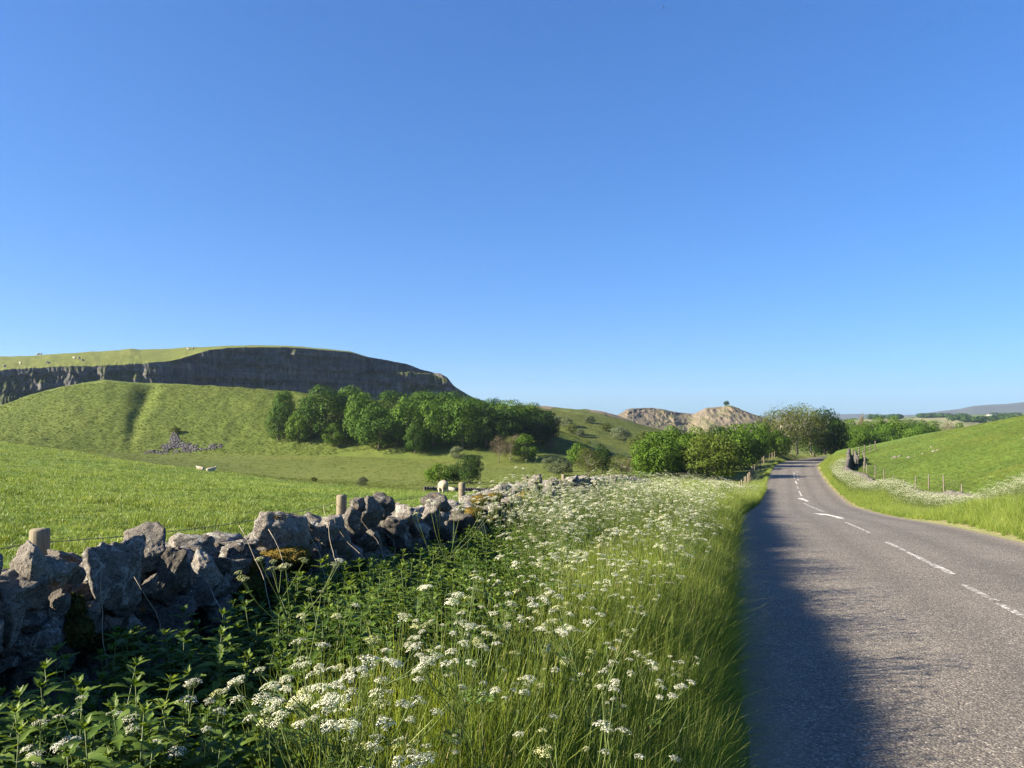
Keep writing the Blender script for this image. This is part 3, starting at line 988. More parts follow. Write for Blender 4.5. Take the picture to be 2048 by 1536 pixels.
kind('sycamore', 'sycamore', 5, lobes=24, per=420, lobe_r=.235, leaf=.040, low=.03, flat=.85)
kind('young_sycamore', 'bright', 2, lobes=20, per=260, lobe_r=.22, leaf=.055, low=.05)
kind('hedge_tree', 'bright', 4, lobes=30, per=420, lobe_r=.22, leaf=.040, low=-.02, flat=.85)
kind('dark_tree', 'dark', 3, lobes=24, per=400, lobe_r=.235, leaf=.042, low=.03, flat=.85)
kind('olive_tree', 'olive', 3, bark=M_PALE_BARK, tw=5, limbs=14, r0=.020, lobes=34, per=190, lobe_r=.20, leaf=.030, low=.08, loose=.5)
kind('olive_hedge', 'olivegreen', 1, limbs=10, r0=.016, tw=3, lobes=34, per=340, lobe_r=.18, leaf=.034, low=-.02, loose=.45, peak=.3)
kind('budding_tree', 'brown', 2, bark=M_BARK, tw=7, limbs=14, r0=.018, lobes=22, per=150, lobe_r=.2, leaf=.032, low=.1, loose=.6)
kind('grey_bush', 'grey', 3, lobes=18, per=260, lobe_r=.24, leaf=.055, low=.0, flat=.85, limbs=5, r0=.02)
kind('thorn_bush', 'olive', 2, lobes=16, per=220, lobe_r=.24, leaf=.06, low=.0, limbs=5, r0=.02, tw=2)

def place_tree(name, knd, var, loc, hgt, wid, label, cat, group=None, rz=None):
    cm, tm = KIND[knd][var % len(KIND[knd])]
    o = empty(name, loc, rng.uniform(0, 6.28) if rz is None else rz, (wid, wid, hgt))
    part('crown', cm, o)
    part('trunk', tm, o)
    return tag(o, label, cat, group)

def tree_px(name, knd, var, px, py_top, py_base, w, label, cat='tree', group=None, Y=None, sink=.0):
    """a tree whose foot stands where the sight line meets the land (or Y metres ahead)"""
    if Y is None:
        x, y, z = hit(px, py_base)
    else:
        u, v = ray(px, py_base)
        x, y = u * Y, Y
        z = float(Hall(np.array([x]), np.array([y]))[0])
    hgt = pyz(py_top, y) - z
    return place_tree(name, knd, var, (x, y, z - sink), hgt, (1.32 if group == CL else 1.2 if group == HD else 1.1) * w / F * y, label, cat, group)

CL = 'trees of the dark clump on the hill flank'
HD = 'trees of the roadside hedge'
for a in [
    # behind
    ('sycamore', 0, 703, 772, 842, 56, 'round-topped tree rising second from the left along the back of the dark clump'),
    ('sycamore', 1, 783, 781, 845, 64, 'bushy tree at the back of the clump, behind the low round tree at its front'),
    ('sycamore', 2, 850, 781, 848, 66, 'tall round-crowned tree under the middle of the cliff, in the back row of the clump'),
    ('sycamore', 3, 897, 783, 852, 72, 'broad domed tree at the back of the clump under the end of the cliff'),
    ('sycamore', 4, 948, 797, 858, 66, 'tree in the back row of the clump just right of the cliff foot'),
    ('sycamore', 0, 985, 797, 862, 60, 'back-row tree of the clump with its top against the pale sky'),
    ('sycamore', 1, 1020, 800, 868, 66, 'sky-topped tree in the sloping right half of the clump'),
    ('sycamore', 2, 1056, 806, 872, 60, 'tree near the right end of the clump, second highest step of its falling outline'),
    ('dark_tree', 0, 1084, 820, 878, 54, 'dark tree on the falling right shoulder of the clump'),
    ('dark_tree', 1, 1100, 836, 884, 34, 'last and lowest dark tree closing the right end of the clump'),
    # middle
    ('sycamore', 3, 650, 772, 872, 84, 'largest tree at the left of the clump, its dome breaking above the hill line'),
    ('sycamore', 4, 728, 786, 882, 70, 'full tree between the large left dome and the low round front tree'),
    ('sycamore', 0, 815, 792, 890, 62, 'tall tree in the middle of the clump with a dark right side'),
    ('sycamore', 1, 866, 800, 893, 62, 'tree in the middle row right of the narrow front tree'),
    ('sycamore', 2, 925, 796, 895, 72, 'wide shaded tree in the middle row above the grey-green bush'),
    ('dark_tree', 2, 972, 812, 894, 66, 'dark full tree in the middle row left of the bare budding trees'),
    ('dark_tree', 0, 1012, 818, 893, 62, 'dark tree standing behind the bare budding trees'),
    ('dark_tree', 1, 1050, 826, 892, 56, 'shaded tree of the clump behind the small bright green tree'),
    ('dark_tree', 2, 1078, 838, 892, 46, 'shaded tree near the right end of the clump above the brown bush'),
    # front
    ('sycamore', 2, 568, 780, 832, 34, 'small round tree topmost on the slope at the left end of the clump'),
    ('sycamore', 3, 557, 806, 881, 44, 'egg-shaped tree leftmost of the clump, halfway down the slope'),
    ('young_sycamore', 0, 596, 822, 886, 42, 'small bright tree standing apart at the lower left of the clump'),
    ('young_sycamore', 1, 667, 846, 892, 36, 'small tree in front of the large left dome, foot in shade'),
    ('sycamore', 4, 759, 815, 896, 82, 'low broad round tree at the very front of the clump'),
    ('sycamore', 0, 831, 846, 906, 42, 'narrow low tree reaching farthest down the slope from the clump'),
]:
    k, v, px, pt, pb, w, lb = a
    tree_px('sycamore_tree' if 'syc' in k else 'dark_tree', k, v, px, pt, pb, w, lb, 'tree', CL)
tree_px('budding_tree', 'budding_tree', 0, 999, 871, 925, 40, 'thin brown budding tree with a bare stem at the clump foot', 'tree')
tree_px('budding_tree', 'budding_tree', 1, 1034, 868, 912, 34, 'brownish tree between the thin brown tree and the bright green one', 'tree')
tree_px('olive_tree', 'olive_tree', 0, 1020, 872, 920, 36, 'olive tree with pale stems beside the thin brown budding tree', 'tree')
tree_px('young_sycamore_tree', 'young_sycamore', 1, 1050, 868, 921, 46, 'bright green tree at the foot of the clump beside the budding trees', 'tree')
tree_px('brown_bush', 'budding_tree', 0, 1101, 880, 904, 20, 'small brown bush in the shade at the right end of the clump', 'bush')
tree_px('grey_bush', 'grey_bush', 0, 915, 892, 918, 30, 'round grey-green bush on the edge of the clump shadow', 'bush')
tree_px('field_tree', 'young_sycamore', 0, 878, 926, 968, 52, 'leafy left one of the three small trees behind the grazing sheep', 'tree', 'small trees on the valley floor')
tree_px('field_tree', 'sycamore', 1, 908, 929, 966, 36, 'middle one of the three small trees, half hidden by its neighbours', 'tree', 'small trees on the valley floor')
tree_px('field_tree', 'dark_tree', 2, 939, 908, 969, 52, 'tallest and darkest of the three small trees behind the sheep', 'tree', 'small trees on the valley floor')
tree_px('field_bush', 'grey_bush', 1, 725, 953, 971, 24, 'low bush at the brow of the near field behind the second fence post', 'bush')
tree_px('field_bush', 'thorn_bush', 0, 627, 953, 964, 14, 'tiny bush on the brow of the near field above the mossy boulder', 'bush')
tree_px('slope_bush', 'thorn_bush', 1, 351, 853, 868, 18, 'lone thorn bush above the fan of scree', 'bush')
tree_px('valley_tree', 'young_sycamore', 0, 1156, 886, 932, 40, 'light green round tree above the far end of the stone wall', 'tree')
tree_px('valley_tree', 'olive_tree', 1, 1178, 893, 954, 54, 'yellow-olive tree above the far end of the stone wall', 'tree')
tree_px('valley_tree', 'dark_tree', 1, 1204, 888, 948, 40, 'dark tree pressed behind the yellow-olive tree', 'tree')
tree_px('grey_bush', 'grey_bush', 2, 1124, 916, 952, 46, 'larger of the two soft grey bushes left of the yellow-olive tree', 'bush')
tree_px('grey_bush', 'grey_bush', 0, 1102, 913, 944, 32, 'smaller of the two soft grey bushes left of the yellow-olive tree', 'bush')
tree_px('thorn_bush', 'olive_tree', 2, 1243, 907, 952, 50, 'brownish olive thicket between the valley trees and the roadside hedge', 'bush')
tree_px('thorn_bush', 'budding_tree', 1, 1262, 915, 952, 36, 'half-bare brown thicket against the left end of the roadside hedge', 'bush')
for i, (px, pt, pb, w, lb) in enumerate([
    (1133, 836, 853, 26, 'dark scrub bush right of the clump, high on the hillside'), (1143, 848, 868, 26, 'scrub bush beside the right shoulder of the clump'),
    (1240, 853, 880, 40, 'widest scrub bush on the hillside below the tan quarry'), (1212, 846, 862, 26, 'scrub bush near the hillside crest left of the quarry'),
    (1180, 832, 846, 24, 'scrub bush on the hillside crest between cliff and quarry'), (1270, 874, 894, 34, 'low scrub bush just above the left end of the roadside hedge'),
    (1115, 832, 846, 20, 'small scrub bush touching the end of the dark clump'), (1290, 862, 876, 24, 'scrub bush under the foot of the tan quarry slope'),
    (1160, 858, 874, 18, 'small scrub bush in the hillside shadow')]):
    tree_px('scrub_bush', 'thorn_bush' if i % 2 else 'grey_bush', i, px, pt, pb, w, lb, 'bush', 'scrub on the hillside')

for k, v, px, pt, pb, w, Y, lb in [
    ('hedge_tree', 0, 1312, 864, 958, 88, 84, 'rounded bright tree forming the left end of the roadside hedge'),
    ('hedge_tree', 1, 1352, 853, 958, 80, 90, 'tall bright tree second from the left in the roadside hedge'),
    ('olive_hedge', 0, 1425, 858, 964, 100, 82, 'olive feathery tree bulging forward from the middle of the hedge'),
    ('hedge_tree', 2, 1396, 855, 955, 72, 94, 'bright tree half behind the olive tree in the hedge'),
    ('hedge_tree', 3, 1466, 849, 955, 78, 104, 'dense bright tree right of the olive one in the hedge'),
    ('hedge_tree', 0, 1502, 846, 950, 60, 116, 'bright tree of the hedge just left of the sparse roadside trees'),
    ('hedge_tree', 1, 1528, 846, 942, 46, 128, 'last bright tree of the hedge, under the sparse roadside trees'),
    ('dark_tree', 0, 1440, 852, 948, 60, 104, 'shaded tree behind the middle of the hedge'),
    ('hedge_tree', 3, 1378, 872, 958, 64, 86, 'low bushy tree filling the hedge between the second tree and the olive one'),
    ('hedge_tree', 0, 1446, 874, 958, 60, 98, 'low bushy tree at the hedge foot right of the olive one'),
    ('hedge_tree', 1, 1296, 890, 958, 46, 84, 'lowest bush at the very left end of the hedge'),
    ('hedge_tree', 2, 1332, 872, 950, 60, 98, 'tree tucked behind the left end of the hedge'),
    ('dark_tree', 1, 1484, 862, 950, 50, 114, 'dark tree in the gap at the right of the hedge'),
]:
    tree_px('hedge_tree' if k == 'hedge_tree' else 'olive_tree' if k == 'olive_hedge' else 'dark_tree', k, v, px, pt, pb, w, lb, 'tree', HD, Y=Y)
BD = 'trees at the bend of the road'
for nm, k, v, px, pt, pb, w, Y, lb in [
    ('sparse_tree', 'olive_tree', 1, 1562, 812, 922, 80, 133, 'sparse tree with see-through top, leftmost at the bend of the road'),
    ('sparse_tree', 'olive_tree', 2, 1595, 807, 919, 84, 136, 'tallest sparse tree at the bend, pale trunk by the verge'),
    ('sparse_tree', 'olive_tree', 0, 1622, 815, 917, 62, 140, 'olive tree between the tallest sparse tree and the dark green one'),
    ('dark_tree', 'dark_tree', 2, 1650, 817, 916, 72, 142, 'big dark green tree at the bend where the road disappears'),
    ('dark_tree', 'dark_tree', 0, 1674, 838, 914, 48, 150, 'lower dark tree right of the big dark tree at the bend'),
    ('hedge_tree', 'hedge_tree', 1, 1556, 858, 926, 50, 128, 'leafy low tree under the left of the sparse trees'),
    ('dark_tree', 'dark_tree', 1, 1628, 850, 914, 60, 148, 'low shaded tree filling under the sparse trees'),
]:
    tree_px(nm, k, v, px, pt, pb, w, lb, 'tree', BD, Y=Y)
RW = 'trees of the wood behind the right-hand hill'
for i, (k, v, px, pt, w, Y, lb) in enumerate([
    ('hedge_tree', 0, 1702, 838, 50, 172, 'wood tree next to the dark trees of the bend'), ('hedge_tree', 1, 1730, 843, 50, 168, 'second tree of the wood behind the grass hill'),
    ('hedge_tree', 2, 1757, 835, 58, 170, 'tallest bright tree of the wood behind the grass hill'), ('hedge_tree', 3, 1788, 834, 60, 168, 'broad bright tree of the wood right of its tallest one'),
    ('sycamore', 0, 1818, 838, 56, 174, 'green tree near the middle of the wood behind the hill'), ('sycamore', 1, 1846, 840, 50, 178, 'darker tree of the wood where the hill begins to cover it'),
    ('hedge_tree', 0, 1870, 842, 44, 182, 'tree of the wood left of the brownish one'), ('budding_tree', 0, 1896, 842, 46, 178, 'brownish budding tree near the right end of the wood'),
    ('hedge_tree', 2, 1920, 846, 36, 186, 'last tree of the wood before the hill hides it'), ('budding_tree', 1, 1725, 826, 18, 186, 'thin bare tree poking above the wood'),
    ('sycamore', 3, 1772, 850, 60, 160, 'low tree along the front of the wood by the field gate'), ('hedge_tree', 1, 1715, 852, 50, 158, 'low bright tree at the front corner of the wood'),
    ('sycamore', 2, 1832, 852, 50, 164, 'low tree of the wood half sunk behind the hill')]):
    tree_px('budding_tree' if k == 'budding_tree' else 'wood_tree', k, v, px, pt, 905, w, lb, 'tree', RW, Y=Y)

# the lone thorn on the quarry brow
_q = int(np.argmin(np.abs(QP - 1453)))
place_tree('lone_tree', 'dark_tree', 1, (( 1453 - CX) / F * (QY[-1, _q] + 3), QY[-1, _q] + 3, QZ[-1, _q] - .1), 3.0, 3.6, 'lone small tree on the brow of the tan quarry', 'tree')

# far woods on the distant fields: one mass
def far_woods():
    b = MB()
    for px0, px1, py, Yw, n in ((1838, 1930, 832.5, 1120, 46), (1740, 1800, 835, 1000, 18), (1900, 2048, 838, 800, 20), (1930, 1965, 841, 760, 14), (1980, 2040, 831, 1180, 10)):
        for k in range(n):
            px = rng.uniform(px0, px1); Y = Yw * rng.uniform(.97, 1.03)
            c = np.array([(px - CX) / F * Y, Y, pyz(py, Y) + 1.0])
            d = unit(110)
            r = rng.uniform(3, 6.5)
            leaf_quads(b, c + d * r * np.array([1.2, 1, .7]) * rng.uniform(.7, 1, (110, 1)), d, 2.2)
    o = b.build('far_woods', GREENS['dark'])
    tag(o, 'dark specks of far woods and hedges on the distant fields', 'woods', kind='stuff')
far_woods()
# ------------------------------------------------------------------ the tumbled dry stone wall
def stone_mat():
    t = NT('weathered_limestone')
    o = t.coord('Object')
    rr = t.node('ShaderNodeObjectInfo').outputs['Random']
    at = t.attr('rnd')
    off = t.node('ShaderNodeCombineXYZ', {0: t.math('MULTIPLY', rr, 37.0), 1: t.math('MULTIPLY', at, 53.0), 2: t.math('MULTIPLY', rr, 11.0)}).outputs[0]
    p = t.node('ShaderNodeVectorMath', {0: o, 1: off}, operation='ADD').outputs[0]
    n1 = t.noise(p, 5, 5, .6); n2 = t.noise(p, 46, 6, .72); n3 = t.noise(p, 170, 3, .7)
    f = t.math('ADD', t.math('MULTIPLY', n1, .35), t.math('ADD', t.math('MULTIPLY', n2, .38), t.math('MULTIPLY', n3, .27)))
    c = t.ramp(f, [(.34, (.070, .063, .054)), (.44, (.175, .158, .134)), (.54, (.275, .25, .21)), (.66, (.42, .385, .33))])
    c = t.hsv(c, .5, 1.0, t.mapr(at, 0, 1, .60, 1.30))
    # dark algae film, pale lichen crust, orange lichen
    al = t.noise(p, 4.5, 6, .7, 1.2)
    c = t.mix(t.mapr(al, .55, .64, 0, .7), c, (.040, .042, .037))
    li = t.math('ADD', t.noise(p, 11, 7, .75, .8), t.math('MULTIPLY', t.math('SUBTRACT', rr, .5), .12))
    c = t.mix(t.mapr(li, .565, .615, 0, .8), c, (.47, .47, .43))
    sp = t.node('ShaderNodeTexVoronoi', {'Vector': p, 'Scale': 48.0}, feature='F1').outputs['Distance']
    c = t.mix(t.math('MULTIPLY', t.mapr(sp, .26, .14), t.mapr(n1, .48, .58)), c, (.50, .49, .44))
    ol = t.noise(p, 12.0, 5, .65, .4)
    c = t.mix(t.math('MULTIPLY', t.mapr(ol, .67, .70), .85), c, (.36, .16, .03))
    cr = t.noise(t.node('ShaderNodeVectorMath', {0: p, 1: (1, 1, 1.7)}, operation='MULTIPLY').outputs[0], 9, 5, .6, .6)
    crk = t.mapr(t.math('ABSOLUTE', t.math('SUBTRACT', cr, .5)), 0.0, .009)
    c = t.mix(crk, (.035, .032, .028), c)
    pit = t.node('ShaderNodeTexVoronoi', {'Vector': p, 'Scale': 70.0}, feature='F1').outputs['Distance']
    c = t.mix(t.math('MULTIPLY', t.mapr(pit, .20, .10), t.mapr(n1, .52, .46)), c, (.05, .046, .04))
    h = t.math('ADD', t.math('MULTIPLY', n2, .8), t.math('ADD', t.math('MULTIPLY', n3, .3), t.math('ADD', t.math('MULTIPLY', n1, .4), t.math('MULTIPLY', crk, .25))))
    return t.surf(t.principled(c, .9, t.bump(h, 1.0, .05), .2))
M_STONE = stone_mat()
def moss_mat(name, stops):
    t = NT(name)
    r = t.attr('rnd')
    n = t.noise(t.coord('Object'), 18, 4, .6)
    f = t.math('ADD', t.math('MULTIPLY', r, .5), t.math('MULTIPLY', n, .5))
    c = t.ramp(f, stops)
    return t.surf(t.principled(c, .95, None, .1))
M_MOSS = moss_mat('golden_moss', [(.25, (.050, .034, .008)), (.5, (.125, .090, .018)), (.75, (.21, .165, .04))])
M_MOSS_DK = moss_mat('dark_moss', [(.25, (.020, .022, .006)), (.5, (.050, .050, .012)), (.75, (.095, .085, .02))])

def _ico(n):
    bm = bmesh.new()
    bmesh.ops.create_icosphere(bm, subdivisions=n, radius=1.0)
    bm.verts.ensure_lookup_table()
    V = np.array([v.co[:] for v in bm.verts]); T = np.array([[v.index for v in f.verts] for f in bm.faces])
    bm.free()
    return V / np.linalg.norm(V, axis=1)[:, None], T
ICO = {n: _ico(n) for n in (2, 3, 4, 5)}

def stone_geo(seed, sx, sy, sz, sub=4, planes=7, rough=1.0, point=None):
    """an angular broken block: a ball cut by a few planes, chipped, layered and pitted; sizes are full extents"""
    r = np.random.default_rng(seed)
    V, T = ICO[sub]
    N = r.normal(size=(planes, 3)); N /= np.linalg.norm(N, axis=1)[:, None]
    ax = np.concatenate([np.eye(3), -np.eye(3)]) + r.normal(size=(6, 3)) * .30
    N = np.concatenate([N, ax / np.linalg.norm(ax, axis=1)[:, None]])
    d = np.concatenate([r.uniform(.52, .95, planes), r.uniform(.50, .78, 6)])
    if point is not None:
        k = (N @ np.array(point)) < .75
        N, d = N[k], d[k] * .9
    # warp the directions a little so the cut faces are not perfect planes
    W3 = V + .10 * np.stack([vnoise(V[:, 0] * 2.1 + seed % 97, V[:, 1] * 2.1, V[:, 2] * 2.1, seed=k) for k in (1, 2, 3)], -1)
    dp = W3 @ N.T
    rad = np.where(dp > .05, d / np.maximum(dp, .05), 9).min(1)
    rad = np.minimum(rad, 1.45)
    Vp = V * rad[:, None]
    s = r.uniform(0, 90)
    n = .10 * fbm(Vp[:, 0] * 1.7 + s, Vp[:, 1] * 1.7, Vp[:, 2] * 1.7, octv=3, seed=seed % 1000)
    rg = 1 - 2 * np.abs(fbm(Vp[:, 0] * 4 + s, Vp[:, 1] * 4, Vp[:, 2] * 4, octv=3, seed=seed % 1000 + 4))
    n = n + .055 * (rg - .5)
    if sub > 3:
        n = n + .022 * fbm(Vp[:, 0] * 15 + s, Vp[:, 1] * 15, Vp[:, 2] * 15, octv=2, seed=seed % 1000 + 8)
    ly = (Vp[:, 2] * r.uniform(.5, 1) + Vp[:, 0] * r.uniform(-.6, .6) + .06 * vnoise(Vp[:, 0] * 5, Vp[:, 1] * 5, Vp[:, 2] * 5, seed=3)) * 5 + s
    n = n + .035 * (ly - np.floor(ly) - .5) * (vnoise(Vp[:, 0] * 1.3, Vp[:, 1] * 1.3, Vp[:, 2] * 1.3, seed=seed % 77) > -.1)
    Vp = Vp * (1 + n * rough)[:, None]
    Vp -= (Vp.max(0) + Vp.min(0)) / 2
    Vp /= (Vp.max(0) - Vp.min(0))
    return Vp * np.array([sx, sy, sz]), T

def rotm(rx, ry, rz):
    return np.array(Euler((rx, ry, rz)).to_matrix())

WALL_X0, WALL_K = -2.6, .28
WALL_A = math.atan2(WALL_K, 1)                         # the wall's heading off +Y
def wall_at_px(px):
    return -WALL_X0 / (WALL_K - (px - CX) / F)
wall = empty('dry_stone_wall', (WALL_X0 + WALL_K * 3, 3, zr_of_y(3)))
tag(wall, 'long tumbled dry stone wall of grey limestone blocks between the verge and the near field', 'wall')
WM = wall.matrix_basis.copy(); WLOC = np.array(wall.location)

def tuft_moss(name, centre, size, seed, mat, parent, n=1500, squash=.6, blade=.012):
    """a cushion of moss: a lumpy body bristling with tiny shoots"""
    r = np.random.default_rng(seed)
    V, T = ICO[4]
    d = V * (1 + .22 * fbm(V[:, 0] * 2.4 + seed, V[:, 1] * 2.4, V[:, 2] * 2.4, octv=3, seed=seed)[:, None] + .07 * fbm(V[:, 0] * 11, V[:, 1] * 11, V[:, 2] * 11, octv=2, seed=seed)[:, None])
    s = np.asarray(size) / 2
    b = MB()
    b.add(d * s, None, T, 0, np.clip(.45 + .5 * fbm(V[:, 0] * 5, V[:, 1] * 5, V[:, 2] * 5, octv=3, seed=seed + 1), 0, 1))
    k = r.integers(0, len(V), n)
    base = d[k] * s + r.normal(size=(n, 3)) * .004
    nr = V[k] + r.normal(size=(n, 3)) * .45
    nr /= np.linalg.norm(nr, axis=1)[:, None]
    t = np.cross(nr, r.normal(size=(n, 3))); t /= np.linalg.norm(t, axis=1)[:, None]
    L = r.uniform(.5, 1.4, n)[:, None] * blade
    Vt = np.stack([base - t * L * .28, base + t * L * .28, base + nr * L], 1).reshape(-1, 3)
    b.add(Vt, None, np.arange(3 * n).reshape(-1, 3), 0, np.repeat(r.random(n), 3))
    return b.build(name, mat, parent, smooth=False, loc=centre)

STONES = []
def wall_stone(px, py, w, h, seed, back=0.0, depth=None, tilt=0.0, sub=4, turn=0.0, rx=0.0, label=None, point=None, rough=1.0, planes=8):
    """a block seen at (px, py), w x h frame pixels large, on the wall's road face or set `back` metres behind it"""
    Y = wall_at_px(px)
    cd = Vector((math.sin(WALL_A), math.cos(WALL_A)))
    c = np.array(P(px, py, Y))
    u, v = ray(px, py)
    sc = 1 + back / Y
    c = np.array([u * Y * sc, Y * sc, EYE + v * Y * sc])
    k = Y * sc / F
    dp = depth if depth else (w + h) / 2 * k * rng.uniform(.8, 1.05)
    V, T = stone_geo(seed, w * k * .99, dp, h * k * .99, sub, planes, rough, point)
    vd = math.atan2(c[0], c[1])                         # faces the viewer's side of the wall
    R = rotm(0, 0, -vd) @ rotm(rx if rx else rng.uniform(.08, .5), tilt + rng.uniform(-.25, .08), turn)
    b = MB(); b.add(V @ R.T, None, T, 0, random.random())
    c = c + np.array([math.sin(vd), math.cos(vd), 0]) * dp * .22
    o = b.build('stone', M_STONE, wall, loc=c - WLOC)
    if label:
        o['label'] = label
    STONES.append(o)
    return o, c

for a in [
    # px, py, w, h, seed, kwargs
    (66, 1132, 78, 100, 1, dict(tilt=-.12, turn=.5)), (112, 1150, 86, 80, 2, dict(turn=-.3)), (128, 1118, 52, 46, 3, dict(back=.2)),
    (38, 1196, 104, 104, 4, dict(turn=.2)), (6, 1246, 76, 110, 5, dict(turn=-.4)),
    (222, 1164, 124, 168, 6, dict(turn=.25, tilt=-.05, label='big grey boulder with a sunlit rough top')),
    (286, 1104, 112, 74, 7, dict(tilt=-.52, back=.12, point=(.8, 0, .6), label='pointed slab leaning up to the right')),
    (338, 1150, 66, 132, 8, dict(tilt=.18, turn=.2)), (371, 1150, 24, 72, 9, dict(tilt=.1)),
    (412, 1142, 62, 72, 10, dict(turn=-.2)), (392, 1098, 90, 36, 11, dict(tilt=.25, back=.2)),
    (395, 1190, 72, 64, 12, dict()), (110, 1216, 54, 66, 13, dict(turn=.2, label='stone crusted with white lichen')), (82, 1282, 124, 80, 14, dict(tilt=-.15)),
    (72, 1336, 88, 56, 15, dict()), (160, 1196, 54, 60, 45, dict(back=.15)), (455, 1130, 96, 62, 16, dict(tilt=.35, turn=.2)),
    (342, 1236, 96, 60, 17, dict(tilt=.1)), (334, 1274, 70, 46, 18, dict()), (436, 1236, 62, 66, 19, dict()), (466, 1172, 52, 40, 20, dict()),
    (285, 1200, 70, 90, 46, dict(back=.15)), (300, 1262, 80, 60, 47, dict(back=.1)), (170, 1262, 90, 80, 48, dict(back=.12)), (228, 1290, 110, 60, 49, dict(back=.05)),
    (556, 1072, 132, 112, 221, dict(turn=.3, planes=16, rough=.8, label='largest boulder of the wall, mossy on its crown')), (478, 1106, 84, 42, 22, dict(tilt=.05)), (505, 1128, 100, 46, 23, dict(tilt=.2)),
    (588, 1122, 92, 60, 24, dict()), (622, 1062, 36, 50, 25, dict()), (640, 1076, 44, 60, 26, dict(back=.1)),
    (668, 1064, 56, 70, 27, dict(tilt=-.3)), (672, 1092, 74, 48, 28, dict(tilt=-.5)), (703, 1040, 42, 48, 29, dict(tilt=.3)),
    (738, 1048, 56, 118, 30, dict(tilt=.42, turn=.2, label='tall leaning block with whitish ridges')), (715, 1012, 40, 40, 31, dict(tilt=.5, back=.1)),
    (762, 1012, 58, 52, 32, dict(back=.05, tilt=.1, label='dark block sitting highest on the wall')), (812, 1034, 64, 56, 33, dict(turn=-.2)),
    (786, 1052, 56, 38, 34, dict(tilt=.2)), (798, 1078, 50, 56, 35, dict()), (732, 1086, 60, 60, 36, dict()), (690, 1118, 76, 56, 37, dict(back=.1)),
    (872, 1008, 66, 42, 38, dict(tilt=.2, back=.12)), (862, 1034, 56, 58, 39, dict(tilt=.15)), (838, 1062, 46, 44, 40, dict()), (886, 1064, 56, 50, 41, dict()),
    (760, 1120, 70, 50, 42, dict(back=.1)), (650, 1118, 60, 46, 43, dict(back=.08)), (620, 1112, 50, 50, 44, dict(back=.05)),
    (920, 1044, 60, 40, 50, dict()), (978, 1022, 54, 42, 51, dict(tilt=-.35)), (940, 1066, 70, 46, 52, dict()), (1020, 1012, 64, 36, 53, dict(tilt=.1)),
    (985, 998, 40, 30, 54, dict(tilt=-.2, back=.1)), (1000, 1046, 66, 44, 55, dict()), (1045, 1030, 44, 40, 56, dict()), (1071, 970, 30, 40, 57, dict(label='pale pointed stone beside the farthest near post')),
    (1050, 994, 40, 30, 58, dict()), (1092, 990, 36, 36, 59, dict()), (1106, 970, 30, 34, 60, dict(tilt=.3)), (1128, 972, 30, 26, 61, dict()), (1118, 992, 36, 28, 62, dict()),
    (1145, 964, 28, 30, 63, dict(tilt=-.3)), (1166, 962, 32, 28, 64, dict(tilt=.1)), (1150, 986, 34, 24, 65, dict()), (1182, 972, 26, 30, 66, dict()),
    (1203, 966, 30, 34, 67, dict()), (1222, 966, 26, 34, 68, dict()), (1196, 990, 34, 24, 69, dict()), (1240, 972, 24, 28, 70, dict()), (1080, 1022, 40, 34, 71, dict()),
    (150, 1152, 40, 34, 81, dict()), (178, 1225, 46, 40, 82, dict()), (262, 1250, 44, 44, 83, dict()), (300, 1176, 34, 46, 84, dict()), (124, 1250, 44, 34, 85, dict()), (58, 1252, 44, 36, 86, dict()),
    (440, 1176, 40, 36, 87, dict()), (372, 1216, 44, 36, 88, dict()), (418, 1206, 36, 34, 89, dict()), (500, 1090, 40, 30, 90, dict()), (250, 1130, 30, 30, 91, dict(back=.06)), (30, 1292, 50, 36, 92, dict()),
    (-60, 1180, 120, 130, 72, dict()), (-70, 1290, 130, 110, 73, dict()), (0, 1320, 90, 60, 74, dict(back=.05)), (-160, 1200, 130, 150, 75, dict()), (-180, 1330, 140, 110, 76, dict()),
    (-280, 1240, 150, 160, 77, dict()), (-420, 1280, 180, 190, 78, dict()),
]:
    px, py, w, h, sd, kw = a
    kw = dict(kw)
    if px > 1085: w, py, h = w * 1.25, py + 3, h * 1.05
    kw.setdefault('sub', 4 if px > 640 else 5)
    wall_stone(px, py, w, h, 7000 + sd * 13, **kw)

# hearting and lower courses that carry the big blocks
def rubble():
    b = MB()
    r = np.random.default_rng(77)
    prof_y = [-4, 0, 2.5, 4.4, 5.7, 6.8, 8, 10.6, 13, 16, 20, 26, 40]
    prof_z = [1.25, 1.15, .92, .82, .80, .68, .62, .58, .45, .25, 0.0, -.55, -2.0]
    y = -3.5
    while y < 38:
        top = np.interp(y, prof_y, prof_z)
        base = zr_of_y(y) - .05
        step = .26 if y < 12 else .34
        z = base
        while z < top - .04:
            hh = r.uniform(.16, .26)
            for dx in (.20, .44, .66):
                w = r.uniform(.26, .40)
                x = WALL_X0 + WALL_K * y - dx + r.uniform(-.05, .05) - .04
                zz = min(z + hh / 2, top - hh * .3)
                if dx > .5 and zz > top - .25: continue
                V, T = stone_geo(int(r.integers(1, 1 << 30)), r.uniform(.26, .36), w, hh * 1.3, 3 if y < 9 else 2, 5)
                R = rotm(r.normal() * .12, r.normal() * .15, -WALL_A + r.normal() * .25)
                b.add(V @ R.T + np.array([x, y + r.uniform(-.06, .06), zz]), None, T, 0, r.random())
            z += hh * .85
        y += step * r.uniform(.85, 1.1)
    b.V = [v - WLOC for v in b.V]
    o = b.build('wall_rubble', M_STONE, wall)
    o['kind'] = 'stuff'
rubble()
def moss_px(px, py, w, h, mat, seed, n=1500, host=None, fwd=.0):
    Y = wall_at_px(px) - fwd
    c = np.array(P(px, py + h * .18, Y))
    k = Y / F
    tuft_moss('moss', c - WLOC, (w * k, max(w, h) * k * .8, h * k * .9), seed, mat, wall, n)
